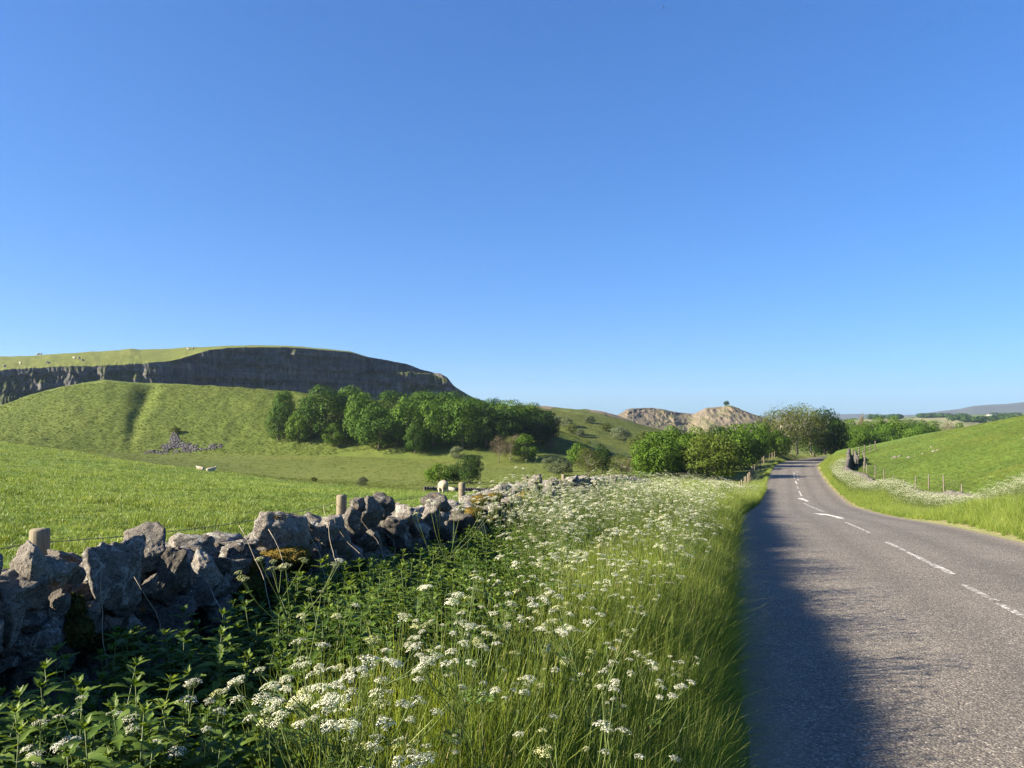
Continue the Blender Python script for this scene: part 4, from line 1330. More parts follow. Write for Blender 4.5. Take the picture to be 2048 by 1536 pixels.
for k, (px, py, w, h, m, f) in enumerate([(556, 1034, 38, 24, M_MOSS, .0), (568, 1104, 92, 34, M_MOSS, .10), (596, 1084, 50, 36, M_MOSS_DK, .12), (600, 1118, 44, 46, M_MOSS_DK, .1),
                                          (156, 1252, 52, 56, M_MOSS_DK, .06), (146, 1206, 40, 50, M_MOSS_DK, .0), (496, 1164, 64, 62, M_MOSS_DK, .05), (492, 1214, 86, 56, M_MOSS_DK, .08), (505, 1124, 40, 24, M_MOSS, .05), (230, 1276, 90, 40, M_MOSS_DK, .02),
                                          (962, 996, 40, 22, M_MOSS, .05), (945, 1024, 46, 30, M_MOSS, .1), (972, 1040, 40, 22, M_MOSS, .12), (1052, 990, 40, 26, M_MOSS, .1), (1070, 1012, 46, 22, M_MOSS, .1), (1040, 1012, 30, 16, M_MOSS, .05), (990, 990, 30, 12, M_MOSS, .05),
                                          (725, 1128, 46, 26, M_MOSS_DK, .1), (1178, 970, 18, 10, M_MOSS, .1)]):
    moss_px(px, py, w, h, m, 400 + k, 2200 if w > 60 else 1200, fwd=f)

# ------------------------------------------------------------------ post and wire fence on the field side of the wall
def wood_mat(name, a, b_, c_):
    t = NT(name)
    o = t.coord('Object')
    g = t.noise(t.scalev(o, (1, 1, .06)), 60, 5, .65); n = t.noise(o, 5, 4, .6)
    c = t.ramp(t.math('ADD', t.math('MULTIPLY', g, .6), t.math('MULTIPLY', n, .4)), [(.35, a), (.5, b_), (.65, c_)])
    return t.surf(t.principled(c, .85, t.bump(g, .5, .006), .2))
M_POST = wood_mat('weathered_post_wood', (.075, .063, .042), (.155, .132, .090), (.25, .215, .15))
M_POST_GREY = wood_mat('grey_post_wood', (.07, .062, .05), (.13, .115, .095), (.19, .17, .14))
M_WIRE = plain_mat('rusty_wire', (.05, .045, .04), (.11, .10, .09), 30, .6, 0, .5)

def round_post(b, base, h, r, seed=0, sides=14, m=0, lean=(0, 0)):
    base = np.asarray(base, float)
    zs = np.array([-.3, 0, h * .3, h * .6, h * .92, h - .008, h])
    rr = r * np.array([1.05, 1.04, 1.0, .99, 1.0, .985, .90])
    pts = base + np.stack([lean[0] * zs, lean[1] * zs, zs], -1)
    n0 = b.n
    b.tube(pts, rr, sides, m)
    V = b.V[-1]
    an = np.arctan2(V[:, 1] - base[1], V[:, 0] - base[0])
    k = 1 + .035 * fbm(np.cos(an) * 2 + seed, np.sin(an) * 2, V[:, 2] * .7, octv=3, seed=seed)
    V[:, :2] = base[:2] + (V[:, :2] - base[:2]) * k[:, None]

fence = empty('post_and_wire_fence', (0, 0, 0))
tag(fence, 'round wooden posts and rusty barbed wire running along the field side of the tumbled wall', 'fence')
tops = []
for k, (px, py, Y, r) in enumerate([(80, 1058, 3.75, .046), (683, 990, 6.75, .046), (924, 965, 9.6, .046), (1052, 953, 13.0, .045)]):
    x, y, z = P(px, py, Y)
    g = H1(x, y)
    b = MB(); round_post(b, (0, 0, 0), z - g, r, seed=k * 9)
    o = b.build('post', M_POST, fence, loc=(x, y, g))
    tops.append(np.array([x, y, z]))
d0 = tops[0] - tops[1]
tops_all = [tops[0] + d0 * 1.0] + tops + [tops[3] + (tops[3] - tops[2]) * t for t in (1.0, 2.0, 3.0)]
for t in (0, 5, 6, 7):
    q = tops_all[t]; g = H1(q[0], q[1])
    if t == 0: q[2] = max(q[2], g + 1.0)
    else: q[2] = g + 1.1
    b = MB(); round_post(b, (0, 0, 0), q[2] - g, .045, seed=t * 5 + 1)
    b.build('post', M_POST, fence, loc=(q[0], q[1], g))
def wire_line(b, pts, off, sag, r=.0022, barbs=True, side=(-.05, 0)):
    P_ = []
    for a, c in zip(pts[:-1], pts[1:]):
        t = np.linspace(0, 1, 14)[:, None]
        q = a * (1 - t) + c * t
        q[:, 2] += off - sag * 4 * (t * (1 - t))[:, 0]
        q[:, 0] += side[0]
        P_.append(q[:-1])
    P_.append(pts[-1:] + np.array([side[0], 0, off]))
    q = np.concatenate(P_)
    b.tube(q, r, 4)
    if barbs:
        s = np.concatenate([[0], np.cumsum(np.linalg.norm(np.diff(q, axis=0), axis=1))])
        for d in np.arange(.05, s[-1], .11):
            c = np.array([np.interp(d, s, q[:, k]) for k in range(3)])
            v = unit(1)[0] * .016
            b.tube([c - v, c + v], r * .7, 3)
for off, sag in ((-.07, .05), (-.27, .04), (-.52, .03)):
    b = MB(); wire_line(b, np.array(tops_all), off, sag)
    b.build('wire', M_WIRE, fence)

# ------------------------------------------------------------------ fence along the far left side of the road
def posts_line(name, pts, h, r, mat, label, cat='fence', wires=(.35, .62, .9), wr=.006, lean=.03):
    e = empty(name, tuple(pts[0]))
    tag(e, label, cat)
    e0 = np.array(pts[0])
    for k, p in enumerate(pts):
        b = MB()
        hh = h * rng.uniform(.9, 1.08)
        round_post(b, (0, 0, 0), hh, r, seed=k, sides=7, lean=(rng.normal() * lean, rng.normal() * lean))
        b.build('post', mat, e, loc=np.asarray(p) - e0)
    for w in wires:
        b = MB()
        b.tube(np.asarray(pts) + np.array([0, 0, h * w]) - e0, wr, 3)
        b.build('wire', M_WIRE, e)
    return e
_pl = []
for a in np.arange(56, 150, 3.0):
    q = road_at(ARC0 + a, -4.65 + .15 * math.sin(a / 9))
    _pl.append((q[0], q[1], H1(q[0], q[1])))
posts_line('roadside_fence', _pl, 1.15, .06, M_POST, 'line of pale wooden fence posts climbing beside the left edge of the far road')

# ------------------------------------------------------------------ right-hand dry stone wall
M_WALL_FAR = plain_mat('grey_field_wall_stone', (.040, .038, .036), (.125, .116, .104), 2.2, .9, .5, .1)
def field_wall(name, pts, h, w, label, seed=5, sx=.34, courses=4, cope=True):
    pts = _catmull(np.array(pts, float), 30)
    s = np.concatenate([[0], np.cumsum(np.linalg.norm(np.diff(pts[:, :2], axis=0), axis=1))])
    o = empty(name, (pts[0][0], pts[0][1], pts[0][2]))
    o0 = np.array(pts[0])
    tag(o, label, 'wall')
    r = np.random.default_rng(seed)
    bb, bc = MB(), MB()
    d = 0.0
    while d < s[-1]:
        c = np.array([np.interp(d, s, pts[:, k]) for k in range(3)])
        c2 = np.array([np.interp(min(d + .2, s[-1]), s, pts[:, k]) for k in range(3)])
        a = math.atan2(c2[1] - c[1], c2[0] - c[0])
        nrm = np.array([-math.sin(a), math.cos(a), 0])
        ch = h / courses
        hh = h * (1 + .10 * math.sin(d * .7) + r.normal() * .03)
        ch = hh / courses
        for k in range(courses):
            for sd in (-1, 1):
                V, T = stone_geo(int(r.integers(1, 1 << 30)), sx * r.uniform(1.0, 1.35), w * .62, ch * 1.25, 2, 4, .8)
                R = rotm(r.normal() * .08, r.normal() * .08, a + r.normal() * .12)
                bb.add(V @ R.T + c - o0 + nrm * sd * w * (.27 - .05 * k / courses) + np.array([0, 0, ch * (k + .45)]), None, T, 0, r.random())
        if cope:
            V, T = stone_geo(int(r.integers(1, 1 << 30)), sx * .7, w * r.uniform(.8, 1.05), h * r.uniform(.24, .4), 2, 4, .8)
            R = rotm(r.normal() * .12, r.normal() * .25, a + r.normal() * .15)
            bc.add(V @ R.T + c - o0 + np.array([0, 0, hh + h * .1]), None, T, 0, r.random())
        d += sx
    bb.build('courses', M_WALL_FAR, o)
    if cope:
        bc.build('coping', M_WALL_FAR, o)
    return o
RW_PTS = [(12.3, 8), (14.6, 15), (18.3, 27), (22.2, 40), (26.2, 53), (29.2, 63), (31.5, 71), (33.6, 75.5), (36.0, 80.5), (39.4, 88), (42.9, 96), (46.6, 104)]
RW3 = [(x, y, H1(x, y) - .05) for x, y in RW_PTS]
field_wall('roadside_wall', RW3, .78, .42, 'grey dry stone wall winding along the right side of the road under the grass hill')
_off = []
for (x, y), (x2, y2) in zip(RW_PTS[:-1], RW_PTS[1:]):
    n = np.array([y2 - y, -(x2 - x)]); n /= np.linalg.norm(n)
    _off.append((x + n[0] * 1.6, y + n[1] * 1.6))
_o = _catmull(np.array([(a, b_, 0) for a, b_ in _off[2:]], float), 30)
_so = np.concatenate([[0], np.cumsum(np.linalg.norm(np.diff(_o[:, :2], axis=0), axis=1))])
_rp = []
for d in np.arange(14, _so[-1], 3.8):
    x, y = np.interp(d, _so, _o[:, 0]), np.interp(d, _so, _o[:, 1])
    _rp.append((x, y, H1(x, y)))
posts_line('field_fence', _rp, 1.05, .04, M_POST_GREY, 'wooden posts with thin wire behind the right-hand stone wall', wires=(.4, .65, .9))
# the taller pale wall end and the short return of fence at the bend
field_wall('wall_end', [(36.7, 80, H1(36.7, 80)), (39.7, 87, H1(39.7, 87)), (43.4, 95, H1(43.4, 95))], 0.95, .30, 'tall pale length of stone wall beside the winding wall at the bend', seed=9)
_rp = [(x, y, H1(x, y)) for x, y in [(43.9, 97), (45.2, 98), (46.4, 99), (47.6, 100), (48.8, 101)]]
posts_line('gate_fence', _rp, 1.2, .07, M_POST_GREY, 'short run of fence posts and rails at the top of the right-hand field', wires=(.35, .6, .88), wr=.035)
# the low dark wall across the valley floor
_vw = [(u * Y, Y) for u, Y in [((px - CX) / F, Y) for px, Y in ((850, 58), (905, 58.5), (960, 59), (1020, 60), (1080, 61), (1130, 62))]]
_vwz = [(x, y, H1(x, y)) for x, y in _vw]
field_wall('valley_wall', [(x, y, z - .05) for x, y, z in _vwz], .38, .42, 'low dark stone wall across the valley behind the grazing sheep', seed=12, courses=3, sx=.2, cope=False)
# ------------------------------------------------------------------ verge plants
M_GRASS = leaf_mat('verge_grass_blade', [(.0, (.100, .160, .026)), (.45, (.175, .250, .042)), (.8, (.245, .300, .066)), (1, (.32, .33, .11))], .50, .45, .3)
M_TURF = leaf_mat('turf_blade', [(.0, (.100, .162, .026)), (.5, (.148, .228, .040)), (.85, (.205, .265, .060)), (1, (.30, .31, .13))], .3, .5, .3, obj_var=.2, patch=1.0)
M_TURF_R = leaf_mat('hill_turf_blade', [(.0, (.062, .106, .017)), (.5, (.095, .146, .023)), (.85, (.135, .172, .032)), (1, (.18, .19, .05))], .3, .5, .3, obj_var=.2, patch=1.0)
M_ROUGH = leaf_mat('rough_tussock_blade', [(.0, (.064, .098, .018)), (.5, (.094, .130, .026)), (.85, (.130, .158, .036)), (1, (.18, .18, .05))], .3, .6, .05, obj_var=.16, patch=.5)
M_NETTLE = leaf_mat('nettle_leaf', [(.0, (.030, .070, .010)), (.5, (.062, .118, .016)), (1, (.145, .205, .036))], .40, .5, .25)
M_STEM = leaf_mat('green_stem', [(.0, (.060, .100, .020)), (.6, (.10, .145, .032)), (1, (.15, .165, .055))], .15, .5, .3)
M_FERN = leaf_mat('parsley_leaf', [(.0, (.035, .075, .014)), (.5, (.055, .105, .02)), (1, (.085, .135, .03))], .3, .55, .25)
M_FLOWER = leaf_mat('white_floret', [(.0, (.46, .48, .30)), (.35, (.60, .61, .46)), (1, (.74, .74, .62))], .25, .7, .1, tint=(1, 1, .85), obj_var=.05)
M_BUD = leaf_mat('green_bud', [(.0, (.28, .33, .10)), (.5, (.46, .48, .22)), (1, (.66, .66, .46))], .25, .7, .1, tint=(1, 1, .7))
M_SEED = leaf_mat('grass_seed_head', [(.0, (.14, .15, .05)), (.6, (.24, .22, .10)), (1, (.32, .27, .15))], .2, .7, .1)
M_STRAW = leaf_mat('dead_stalk', [(.0, (.26, .21, .14)), (.5, (.40, .33, .23)), (1, (.52, .45, .33))], .05, .7, .2)

def blades(b, n, rad, h0, h1, w, bend=.35, seg=4, m=0, seed=0, lean=(0, 0), rlo=0.0, rhi=1.0):
    r = np.random.default_rng(seed)
    an = r.uniform(0, 2 * math.pi, n); rr = rad * np.sqrt(r.random(n))
    base = np.stack([np.cos(an) * rr, np.sin(an) * rr, np.zeros(n)], -1)
    L = r.uniform(h0, h1, n)
    da = r.uniform(0, 2 * math.pi, n)
    bd = np.abs(r.normal(bend, bend * .5, n))
    dirx, diry = np.cos(da) * bd + lean[0], np.sin(da) * bd + lean[1]
    fa = r.uniform(0, 2 * math.pi, n)
    sx, sy = np.cos(fa), np.sin(fa)
    ww = w * r.uniform(.6, 1.2, n)
    t = np.linspace(0, 1, seg + 1)
    V = []
    for i, q in enumerate(t):
        c = base + np.stack([dirx * L * q ** 2, diry * L * q ** 2, L * q * (1 - .28 * np.hypot(dirx, diry) * q)], -1)
        k = ww * (1 - q ** 2.2) * .5 + .0002
        V.append(c - np.stack([sx * k, sy * k, 0 * k], -1)); V.append(c + np.stack([sx * k, sy * k, 0 * k], -1))
    V = np.stack(V, 1)
    m2 = 2 * (seg + 1)
    idx = np.arange(n)[:, None, None] * m2
    q = np.array([[2 * i, 2 * i + 1, 2 * i + 3, 2 * i + 2] for i in range(seg)])[None]
    Q = (idx + q).reshape(-1, 4)
    b.add(V.reshape(-1, 3), Q, None, m, np.repeat(rlo + (rhi - rlo) * r.random(n), m2))

def seed_heads(b, n, rad, h0, h1, seed, m=1):
    r = np.random.default_rng(seed)
    for i in range(n):
        a = r.uniform(0, 6.28); q = rad * math.sqrt(r.random()); h = r.uniform(h0, h1)
        l = r.normal(size=2) * .10
        base = np.array([math.cos(a) * q, math.sin(a) * q, 0])
        t = np.linspace(0, 1, 6)[:, None]
        pts = base + np.concatenate([l[None] * t ** 2 * h, t * h], 1)
        b.tube(pts, [.0011] * 5 + [.0008], 3, m, rnd=r.uniform(.3, .9), cap=False)
        e = pts[-1]; d = pts[-1] - pts[-2]; d /= np.linalg.norm(d)
        hl = r.uniform(.03, .06)
        b.tube([e, e + d * hl * .3, e + d * hl * .7, e + d * hl], [.0008, .0022, .0020, .0005], 4, m, rnd=r.uniform(.5, 1), cap=False)

# tall verge grass
tall = []
for i in range(7):
    b = MB()
    blades(b, 46, .10, .34, .74, .0058, .26, 5, 0, 40 + i, rlo=0, rhi=.92)
    blades(b, 18, .10, .15, .40, .0060, .5, 4, 0, 140 + i, rlo=0, rhi=.7)
    blades(b, 9, .09, .55, .82, .0034, .10, 5, 0, 170 + i, rlo=.6, rhi=1.0)
    if i == 4: seed_heads(b, 1, .06, .5, .78, 240 + i, 1)
    tall.append(b.build('verge_grass_tuft', [M_GRASS, M_SEED], link=False))
C_TALL = protos('verge_grass_tufts', tall)
low = []
for i in range(5):
    b = MB()
    blades(b, 44, .09, .14, .38, .0052, .45, 4, 0, 60 + i, lean=(.18, 0), rlo=0, rhi=.95)
    blades(b, 9, .07, .30, .52, .0040, .7, 6, 0, 260 + i, lean=(.45, 0), rlo=.55, rhi=1.0)
    blades(b, 6, .08, .12, .30, .0045, .6, 4, 1, 360 + i, lean=(.2, 0))
    low.append(b.build('edge_grass_tuft', [M_GRASS, M_SEED], link=False))
C_LOW = protos('edge_grass_tufts', low)
turf = []
for i in range(6):
    b = MB()
    blades(b, 34, .13, .035, .085, .0075, .5, 2, 0, 80 + i)
    turf.append(b.build('turf_tuft', M_TURF, link=False))
C_TURF = protos('turf_tufts', turf)
turfr = []
for i in range(5):
    b = MB()
    blades(b, 30, .16, .05, .13, .010, .6, 2, 0, 95 + i, lean=(.12, -.05))
    turfr.append(b.build('hill_turf_tuft', M_TURF_R, link=False))
C_TURFR = protos('hill_turf_tufts', turfr)
rough = []
for i in range(5):
    b = MB()
    blades(b, 34, .24, .12, .30, .032, .7, 2, 0, 110 + i)
    rough.append(b.build('tussock', M_ROUGH, link=False))
C_ROUGH = protos('tussocks', rough)

def spread(name, coll, x, y, z, s0, s1, nproto, tilt=.12, label=None, cat=None, zs=(.8, 1.25), rz=None):
    n = len(x)
    rot = np.stack([rng.normal(0, tilt, n), rng.normal(0, tilt, n), rng.uniform(0, 6.283, n) if rz is None else rz], -1)
    s = rng.uniform(s0, s1, n)
    scl = np.stack([s, s, s * rng.uniform(*zs, n)], -1)
    o = scatter(name, coll, np.stack([x, y, z], -1), rot, scl, rng.integers(0, nproto, n))
    return tag(o, label, cat, kind='stuff')

def verge_xy(y, s):
    """s metres from the wall towards the road, at y metres along it"""
    return WALL_X0 + WALL_K * y + s * .963, y - s * .27
def verge_w(y):
    xr = np.interp(y, ROAD[:380, 1], ROAD[:380, 0])
    return (xr - (WALL_X0 + WALL_K * y)) * .963 - ROAD_HALF + .06

# --- tall grass on the left verge
def left_grass():
    n = 15500
    y = np.concatenate([rng.uniform(.2, 9, int(n * .55)), 9 + (rng.random(int(n * .45)) ** 1.5) * 58])
    w = verge_w(y)
    w = w - np.interp(y, [0, 5, 10], [.22, .20, .10])
    s = rng.random(len(y)) ** .75 * (w - .06)
    x, yy = verge_xy(y, s)
    nz = fbm(x * 1.3, yy * 1.3, octv=2, seed=77)
    nettle = (1 - sst(1.05, 1.6, s + nz * .4)) * (1 - sst(7.5, 10, y))
    keep = (rng.random(len(y)) > nettle * 1.02) & (np.hypot(x, yy) > .75) & ((yy > 2.3) | (rng.random(len(y)) < .4))
    x, yy, s, w, y = x[keep], yy[keep], s[keep], w[keep], y[keep]
    z = H(x, yy)
    n = len(x)
    edge = sst(0, .7, w - s)
    sc = (.72 + .28 * edge) * rng.uniform(.75, 1.15, n) * (1 + .12 * fbm(x * .9, yy * .9, octv=2, seed=78))
    sc = sc * np.interp(yy, [0, 1.4, 2.8], [.5, .66, 1.0]) * (1 - .16 * (1 - sst(3.0, 5.0, yy)) * (1 - sst(.35, 1.1, w - s)))
    rot = np.stack([rng.normal(0, .10, n), rng.normal(0, .10, n) + .10 * (1 - edge), rng.uniform(0, 6.283, n)], -1)
    # tilt away from the bank at its edge, applied about the world's Y axis
    rot[:, 2] = np.where(edge < .8, rng.normal(0, .5, n), rot[:, 2])
    scl = np.stack([np.minimum(sc * 1.1, 1.2), np.minimum(sc * 1.1, 1.2), sc], -1)
    far = y > 14
    scl[far, 2] *= 1.2
    scl[far, :2] *= 1.5
    o = scatter('verge_grass', C_TALL, np.stack([x, yy, z - .01], -1), rot, scl, np.where(rng.random(n) < .25, 4, rng.integers(0, 7, n)))
    tag(o, 'tall seeding grass filling the left verge beside the road', 'grass', kind='stuff')
    # short fringe along the tarmac
    m = 6400
    arc = ARC0 + np.concatenate([rng.uniform(0, 14, 4200), rng.uniform(14, 130, m - 4200)])
    lat = -(2.93 + np.abs(rng.normal(0, .16, m)))
    lat = lat - np.interp(arc - ARC0, [0, 6, 14], [.02, .02, 0])
    q = road_at(arc, lat)
    z = H(q[:, 0], q[:, 1])
    ok = np.hypot(q[:, 0], q[:, 1]) > .7
    q, z = q[ok], z[ok]
    near = np.interp(q[:, 1], [0, 3, 6], [.5, .58, 1.0])
    spread('edge_grass', C_LOW, q[:, 0], q[:, 1], z - .01, .45 * near, 1.0 * near, 5, .15, 'short grass leaning over the left edge of the tarmac', 'grass', rz=rng.normal(0, .6, len(q)))
left_grass()

# --- field turf, denser where the picture is larger
def field_turf():
    n = 74000
    Y = 5 + (rng.random(n) ** 1.35) * 92
    px = np.where(rng.random(n) < .78, rng.uniform(-260, 1330, n), rng.uniform(-1100, -260, n))
    x = (px - CX) / F * Y
    b = np.interp(px, *BROW)
    keep = (Y < b + rng.normal(0, 2, n)) & (x < WALL_X0 + WALL_K * Y - .65)
    x, Y = x[keep], Y[keep]
    sc = np.clip(.85 + Y / 55, .8, 2.4) * rng.uniform(.7, 1.3, len(Y))
    z = H(x, Y)
    k = len(x)
    clump = fbm(x / 1.6, Y / 1.6, octv=3, seed=55)
    zz = sc * (.75 + .8 * sst(.15, .45, clump)) * rng.uniform(.7, 1.2, k)
    o = scatter('field_turf', C_TURF, np.stack([x, Y, z - .006], -1), np.stack([rng.normal(0, .1, k), rng.normal(0, .1, k), rng.uniform(0, 6.28, k)], -1), np.stack([sc, sc, zz], -1), rng.integers(0, 6, k))
    tag(o, 'grazed turf of the bright near field', 'grass', kind='stuff')
    # taller clumps of the pasture
    m = 420
    Y = 6 + (rng.random(m) ** 1.2) * 80; px = rng.uniform(-200, 1150, m)
    x = (px - CX) / F * Y
    keep = (Y < np.interp(px, *BROW) - 1) & (x < WALL_X0 + WALL_K * Y - .9)
    x, Y = x[keep], Y[keep]
    k = len(x)
    sc = rng.uniform(.35, .8, k)
    o = scatter('pasture_clumps', C_ROUGH, np.stack([x, Y, H(x, Y) - .01], -1), np.stack([0 * x, 0 * x, rng.uniform(0, 6.28, k)], -1), np.stack([sc, sc, sc * .75], -1), rng.integers(0, 5, k))
    tag(o, 'scattered darker grass clumps in the near field', 'grass', kind='stuff')
field_turf()

def right_turf():
    n = 52000
    Y = 22 + rng.random(n) ** 1.2 * 100
    px = rng.uniform(1650, 2260, n)
    x = (px - CX) / F * Y
    lat, arc, zr = road_query(x, Y)
    wq = road_query([p[0] for p in RW_PTS], [p[1] for p in RW_PTS])
    keep = lat > np.interp(arc, wq[1], wq[0], right=5.0) + .5
    x, Y = x[keep], Y[keep]
    sc = np.clip(.9 + Y / 50, 1, 3.0) * rng.uniform(.7, 1.3, len(x))
    spread('hill_turf', C_TURFR, x, Y, H(x, Y) - .01, 1, 1, 5, .1, 'wind-combed turf of the right-hand grass hill', 'grass', zs=(.7, 1.2))
    # the right verge: fresh grass along the tarmac
    m = 9500
    arc = ARC0 + 9 + rng.random(m) ** 1.3 * 105
    wq = road_query([p[0] for p in RW_PTS], [p[1] for p in RW_PTS])
    lat = 2.98 + rng.random(m) ** .8 * (np.interp(arc, wq[1], wq[0], right=4.5) - 3.3)
    q = road_at(arc, lat)
    k = lat < 4.6
    z = H(q[:, 0], q[:, 1])
    sc = (.40 + .35 * sst(3, 4.2, lat)) * rng.uniform(.75, 1.2, m)
    o = scatter('right_verge_grass', C_TALL, np.stack([q[:, 0], q[:, 1], z - .01], -1), np.stack([rng.normal(0, .12, m), rng.normal(0, .12, m), rng.uniform(0, 6.28, m)], -1),
                np.stack([sc * 1.9, sc * 1.9, sc], -1), rng.integers(0, 7, m))
    tag(o, 'fresh yellow-green grass between the road and the right-hand wall', 'grass', kind='stuff')
right_turf()

def rough_cover():
    xs, ys, zs = [], [], []
    n = 64000
    px = np.where(rng.random(n) < .82, rng.uniform(-150, 1180, n), rng.uniform(-850, -150, n)); Y = 139 + rng.random(n) ** 1.1 * 34
    x = (px - CX) / F * Y; z = mound(x, Y); g = H(x, Y, flat=False)
    k = z > g - .1
    xs.append(x[k]); ys.append(Y[k]); zs.append(z[k])
    n = 20000
    px = rng.uniform(-100, 1330, n); Y = 50 + rng.random(n) * 100
    x = (px - CX) / F * Y; z = H(x, Y, flat=False)
    k = (Y > np.interp(px, *BROW) + 2) & (mound(x, Y) < z)
    sel = rng.random(n) < .75
    k &= sel
    xs.append(x[k]); ys.append(Y[k]); zs.append(z[k])
    n = 15000
    px = rng.uniform(1060, 1420, n); Y = 160 + rng.random(n) * 75
    x = (px - CX) / F * Y; z = hillside(x, Y)
    k = (z > H(x, Y, flat=False)) & (z > mound(x, Y))
    xs.append(x[k]); ys.append(Y[k]); zs.append(z[k])
    x, y, z = map(np.concatenate, (xs, ys, zs))
    spread('rough_grass', C_ROUGH, x, y, z - .05, .45, .95, 5, .1, 'rough uncut grass on the hill and the valley floor', 'grass', zs=(.6, 1.0))
rough_cover()

# ------------------------------------------------------------------ stinging nettles
def nettle_leaf(b, base, dirv, L, droop, r, m=0):
    """one toothed heart-shaped leaf with a folded midrib"""
    d = np.asarray(dirv, float); d /= np.linalg.norm(d)
    side = np.cross(d, (0, 0, 1)); side /= np.linalg.norm(side) + 1e-9
    up = np.cross(side, d)
    n = 9
    t = np.linspace(0, 1, n)
    w = L * .215 * np.sin(np.clip(t * 1.0, 0, 1) ** .62 * math.pi) ** .9 * (1 - .25 * t)
    w[0] = L * .04; w[-1] = 0.0
    tooth = np.where(np.arange(n) % 2 == 0, .80, 1.12)
    mid = base + d * (t * L)[:, None] - np.array([0, 0, 1.0]) * (droop * L * t ** 2)[:, None]
    lift = up * (w * .42)[:, None]
    adv = d * (L * .045 * np.where(np.arange(n) % 2 == 1, 1, -.4))[:, None]
    l = mid + side * (w * tooth)[:, None] + lift + adv
    q = mid - side * (w * tooth)[:, None] + lift + adv
    V = np.concatenate([mid, l, q])
    i = np.arange(n - 1)
    Q = np.concatenate([np.stack([i, i + 1, i + n + 1, i + n], -1), np.stack([i + 1, i, i + 2 * n, i + 2 * n + 1], -1)])
    b.add(V, Q, None, m, float(np.clip(r, 0, 1)))

def nettle_geo(seed):
    r = np.random.default_rng(seed)
    b = MB()
    Hh = r.uniform(.58, .80)
    l = r.normal(size=2) * .05
    t = np.linspace(0, 1, 6)[:, None]
    pts = np.concatenate([l[None] * t ** 2, t * Hh], 1)
    b.tube(pts, [.0032, .003, .0027, .0024, .002, .0012], 5, 1, rnd=.3)
    npair = 12
    a0 = r.uniform(0, 3.14)
    for k in range(npair):
        f = .22 + .77 * (1 - (1 - k / (npair - 1)) ** 1.35)
        c = np.concatenate([l * f ** 2, [f * Hh]])
        L = np.interp(f, [.2, .55, .8, .92, 1.0], [.070, .092, .086, .070, .046]) * r.uniform(.85, 1.15)
        el = np.interp(f, [.2, .7, .88, 1.0], [-.25, -.05, .12, .55])
        for s in (0, math.pi):
            a = a0 + k * math.pi / 2 + s + r.normal() * .18
            d = np.array([math.cos(a) * math.cos(el), math.sin(a) * math.cos(el), math.sin(el)])
            st = c + d * np.array([1, 1, .8]) * L * np.interp(f, [.2, .9, 1], [.34, .16, .06])
            b.tube([c, st], .0009, 3, 1, rnd=.4, cap=False)
            nettle_leaf(b, st, d, L, np.interp(f, [.2, .85, 1], [.55, .38, .12]), .12 + .55 * f + r.normal() * .12)
    for k in range(6):
        a = a0 + k * 1.05
        d = np.array([math.cos(a) * .55, math.sin(a) * .55, .75])
        nettle_leaf(b, pts[-1] - np.array([0, 0, .004]), d, r.uniform(.022, .034), .10, .95)
    return b
nettles = [nettle_geo(500 + i).mesh('nettle', [M_NETTLE, M_STEM]) for i in range(7)]
_np = []
for k in range(12500):
    y = rng.uniform(.3, 9.5) if k < 11400 else rng.uniform(9, 13)
    s = rng.uniform(.06, 1.9)
    if y < 4 and s < .34: continue
    x, yy = verge_xy(y, s)
    if math.hypot(x, yy) < .95 or yy < .2: continue
    nz = float(fbm(np.array([x * 1.3]), np.array([yy * 1.3]), octv=2, seed=77)[0])
    if s + nz * .35 > np.interp(y, [0, 3, 6, 9.5, 13], [1.38, 1.42, 1.45, 1.0, .5]): continue
    if rng.random() > np.interp(y, [0, 6, 9], [1, .8, .5]): continue
    _np.append((x, yy))
_np = sorted(_np, key=lambda q: q[0] ** 2 + q[1] ** 2)
_zz = H(np.array([q[0] for q in _np]), np.array([q[1] for q in _np]))
def in_frame(x, y, z):
    if y < .3: return False
    cp_, sp_ = math.cos(PITCH), math.sin(PITCH)
    yc = y * cp_ + (z - EYE) * sp_; zc = -y * sp_ + (z - EYE) * cp_
    return abs(x / yc) < .70 and -.53 < zc / yc < .53
n_ind = 0
rest = []
for (x, y), z in zip(_np, _zz):
    if n_ind < 260 and in_frame(x, y, z + .45) and x < .2:
        o = bpy.data.objects.new('nettle', nettles[n_ind % 7])
        COL.objects.link(o)
        o.location = (x, y, z - .01); s = rng.uniform(.9, 1.12)
        hz = float(np.interp(y, [0, 2.6, 4.5], [.64, .68, .92])) * rng.uniform(.85, 1.12); o.scale = (s, s, s * hz); o.rotation_euler = (rng.normal(0, .08), rng.normal(0, .08), rng.uniform(0, 6.28))
        tag(o, 'stinging nettle with toothed dark green leaves in the nettle bed below the tumbled wall', 'nettle', 'nettles below the wall')
        n_ind += 1
    else:
        rest.append((x, y, z))
_pn = [bpy.data.objects.new('nettle_sprig', m) for m in nettles]
C_NET = protos('nettle_sprigs', _pn)
rest = np.array(rest)
k = len(rest)
s_ = rng.uniform(.75, 1.05, k)
o = scatter('nettle_bed', C_NET, rest - np.array([0, 0, .01]), np.stack([rng.normal(0, .1, k), rng.normal(0, .1, k), rng.uniform(0, 6.28, k)], -1), np.stack([s_, s_, s_], -1), rng.integers(0, 7, k))
tag(o, 'deep bed of nettles below the wall, mostly in shade', 'nettles', kind='stuff')

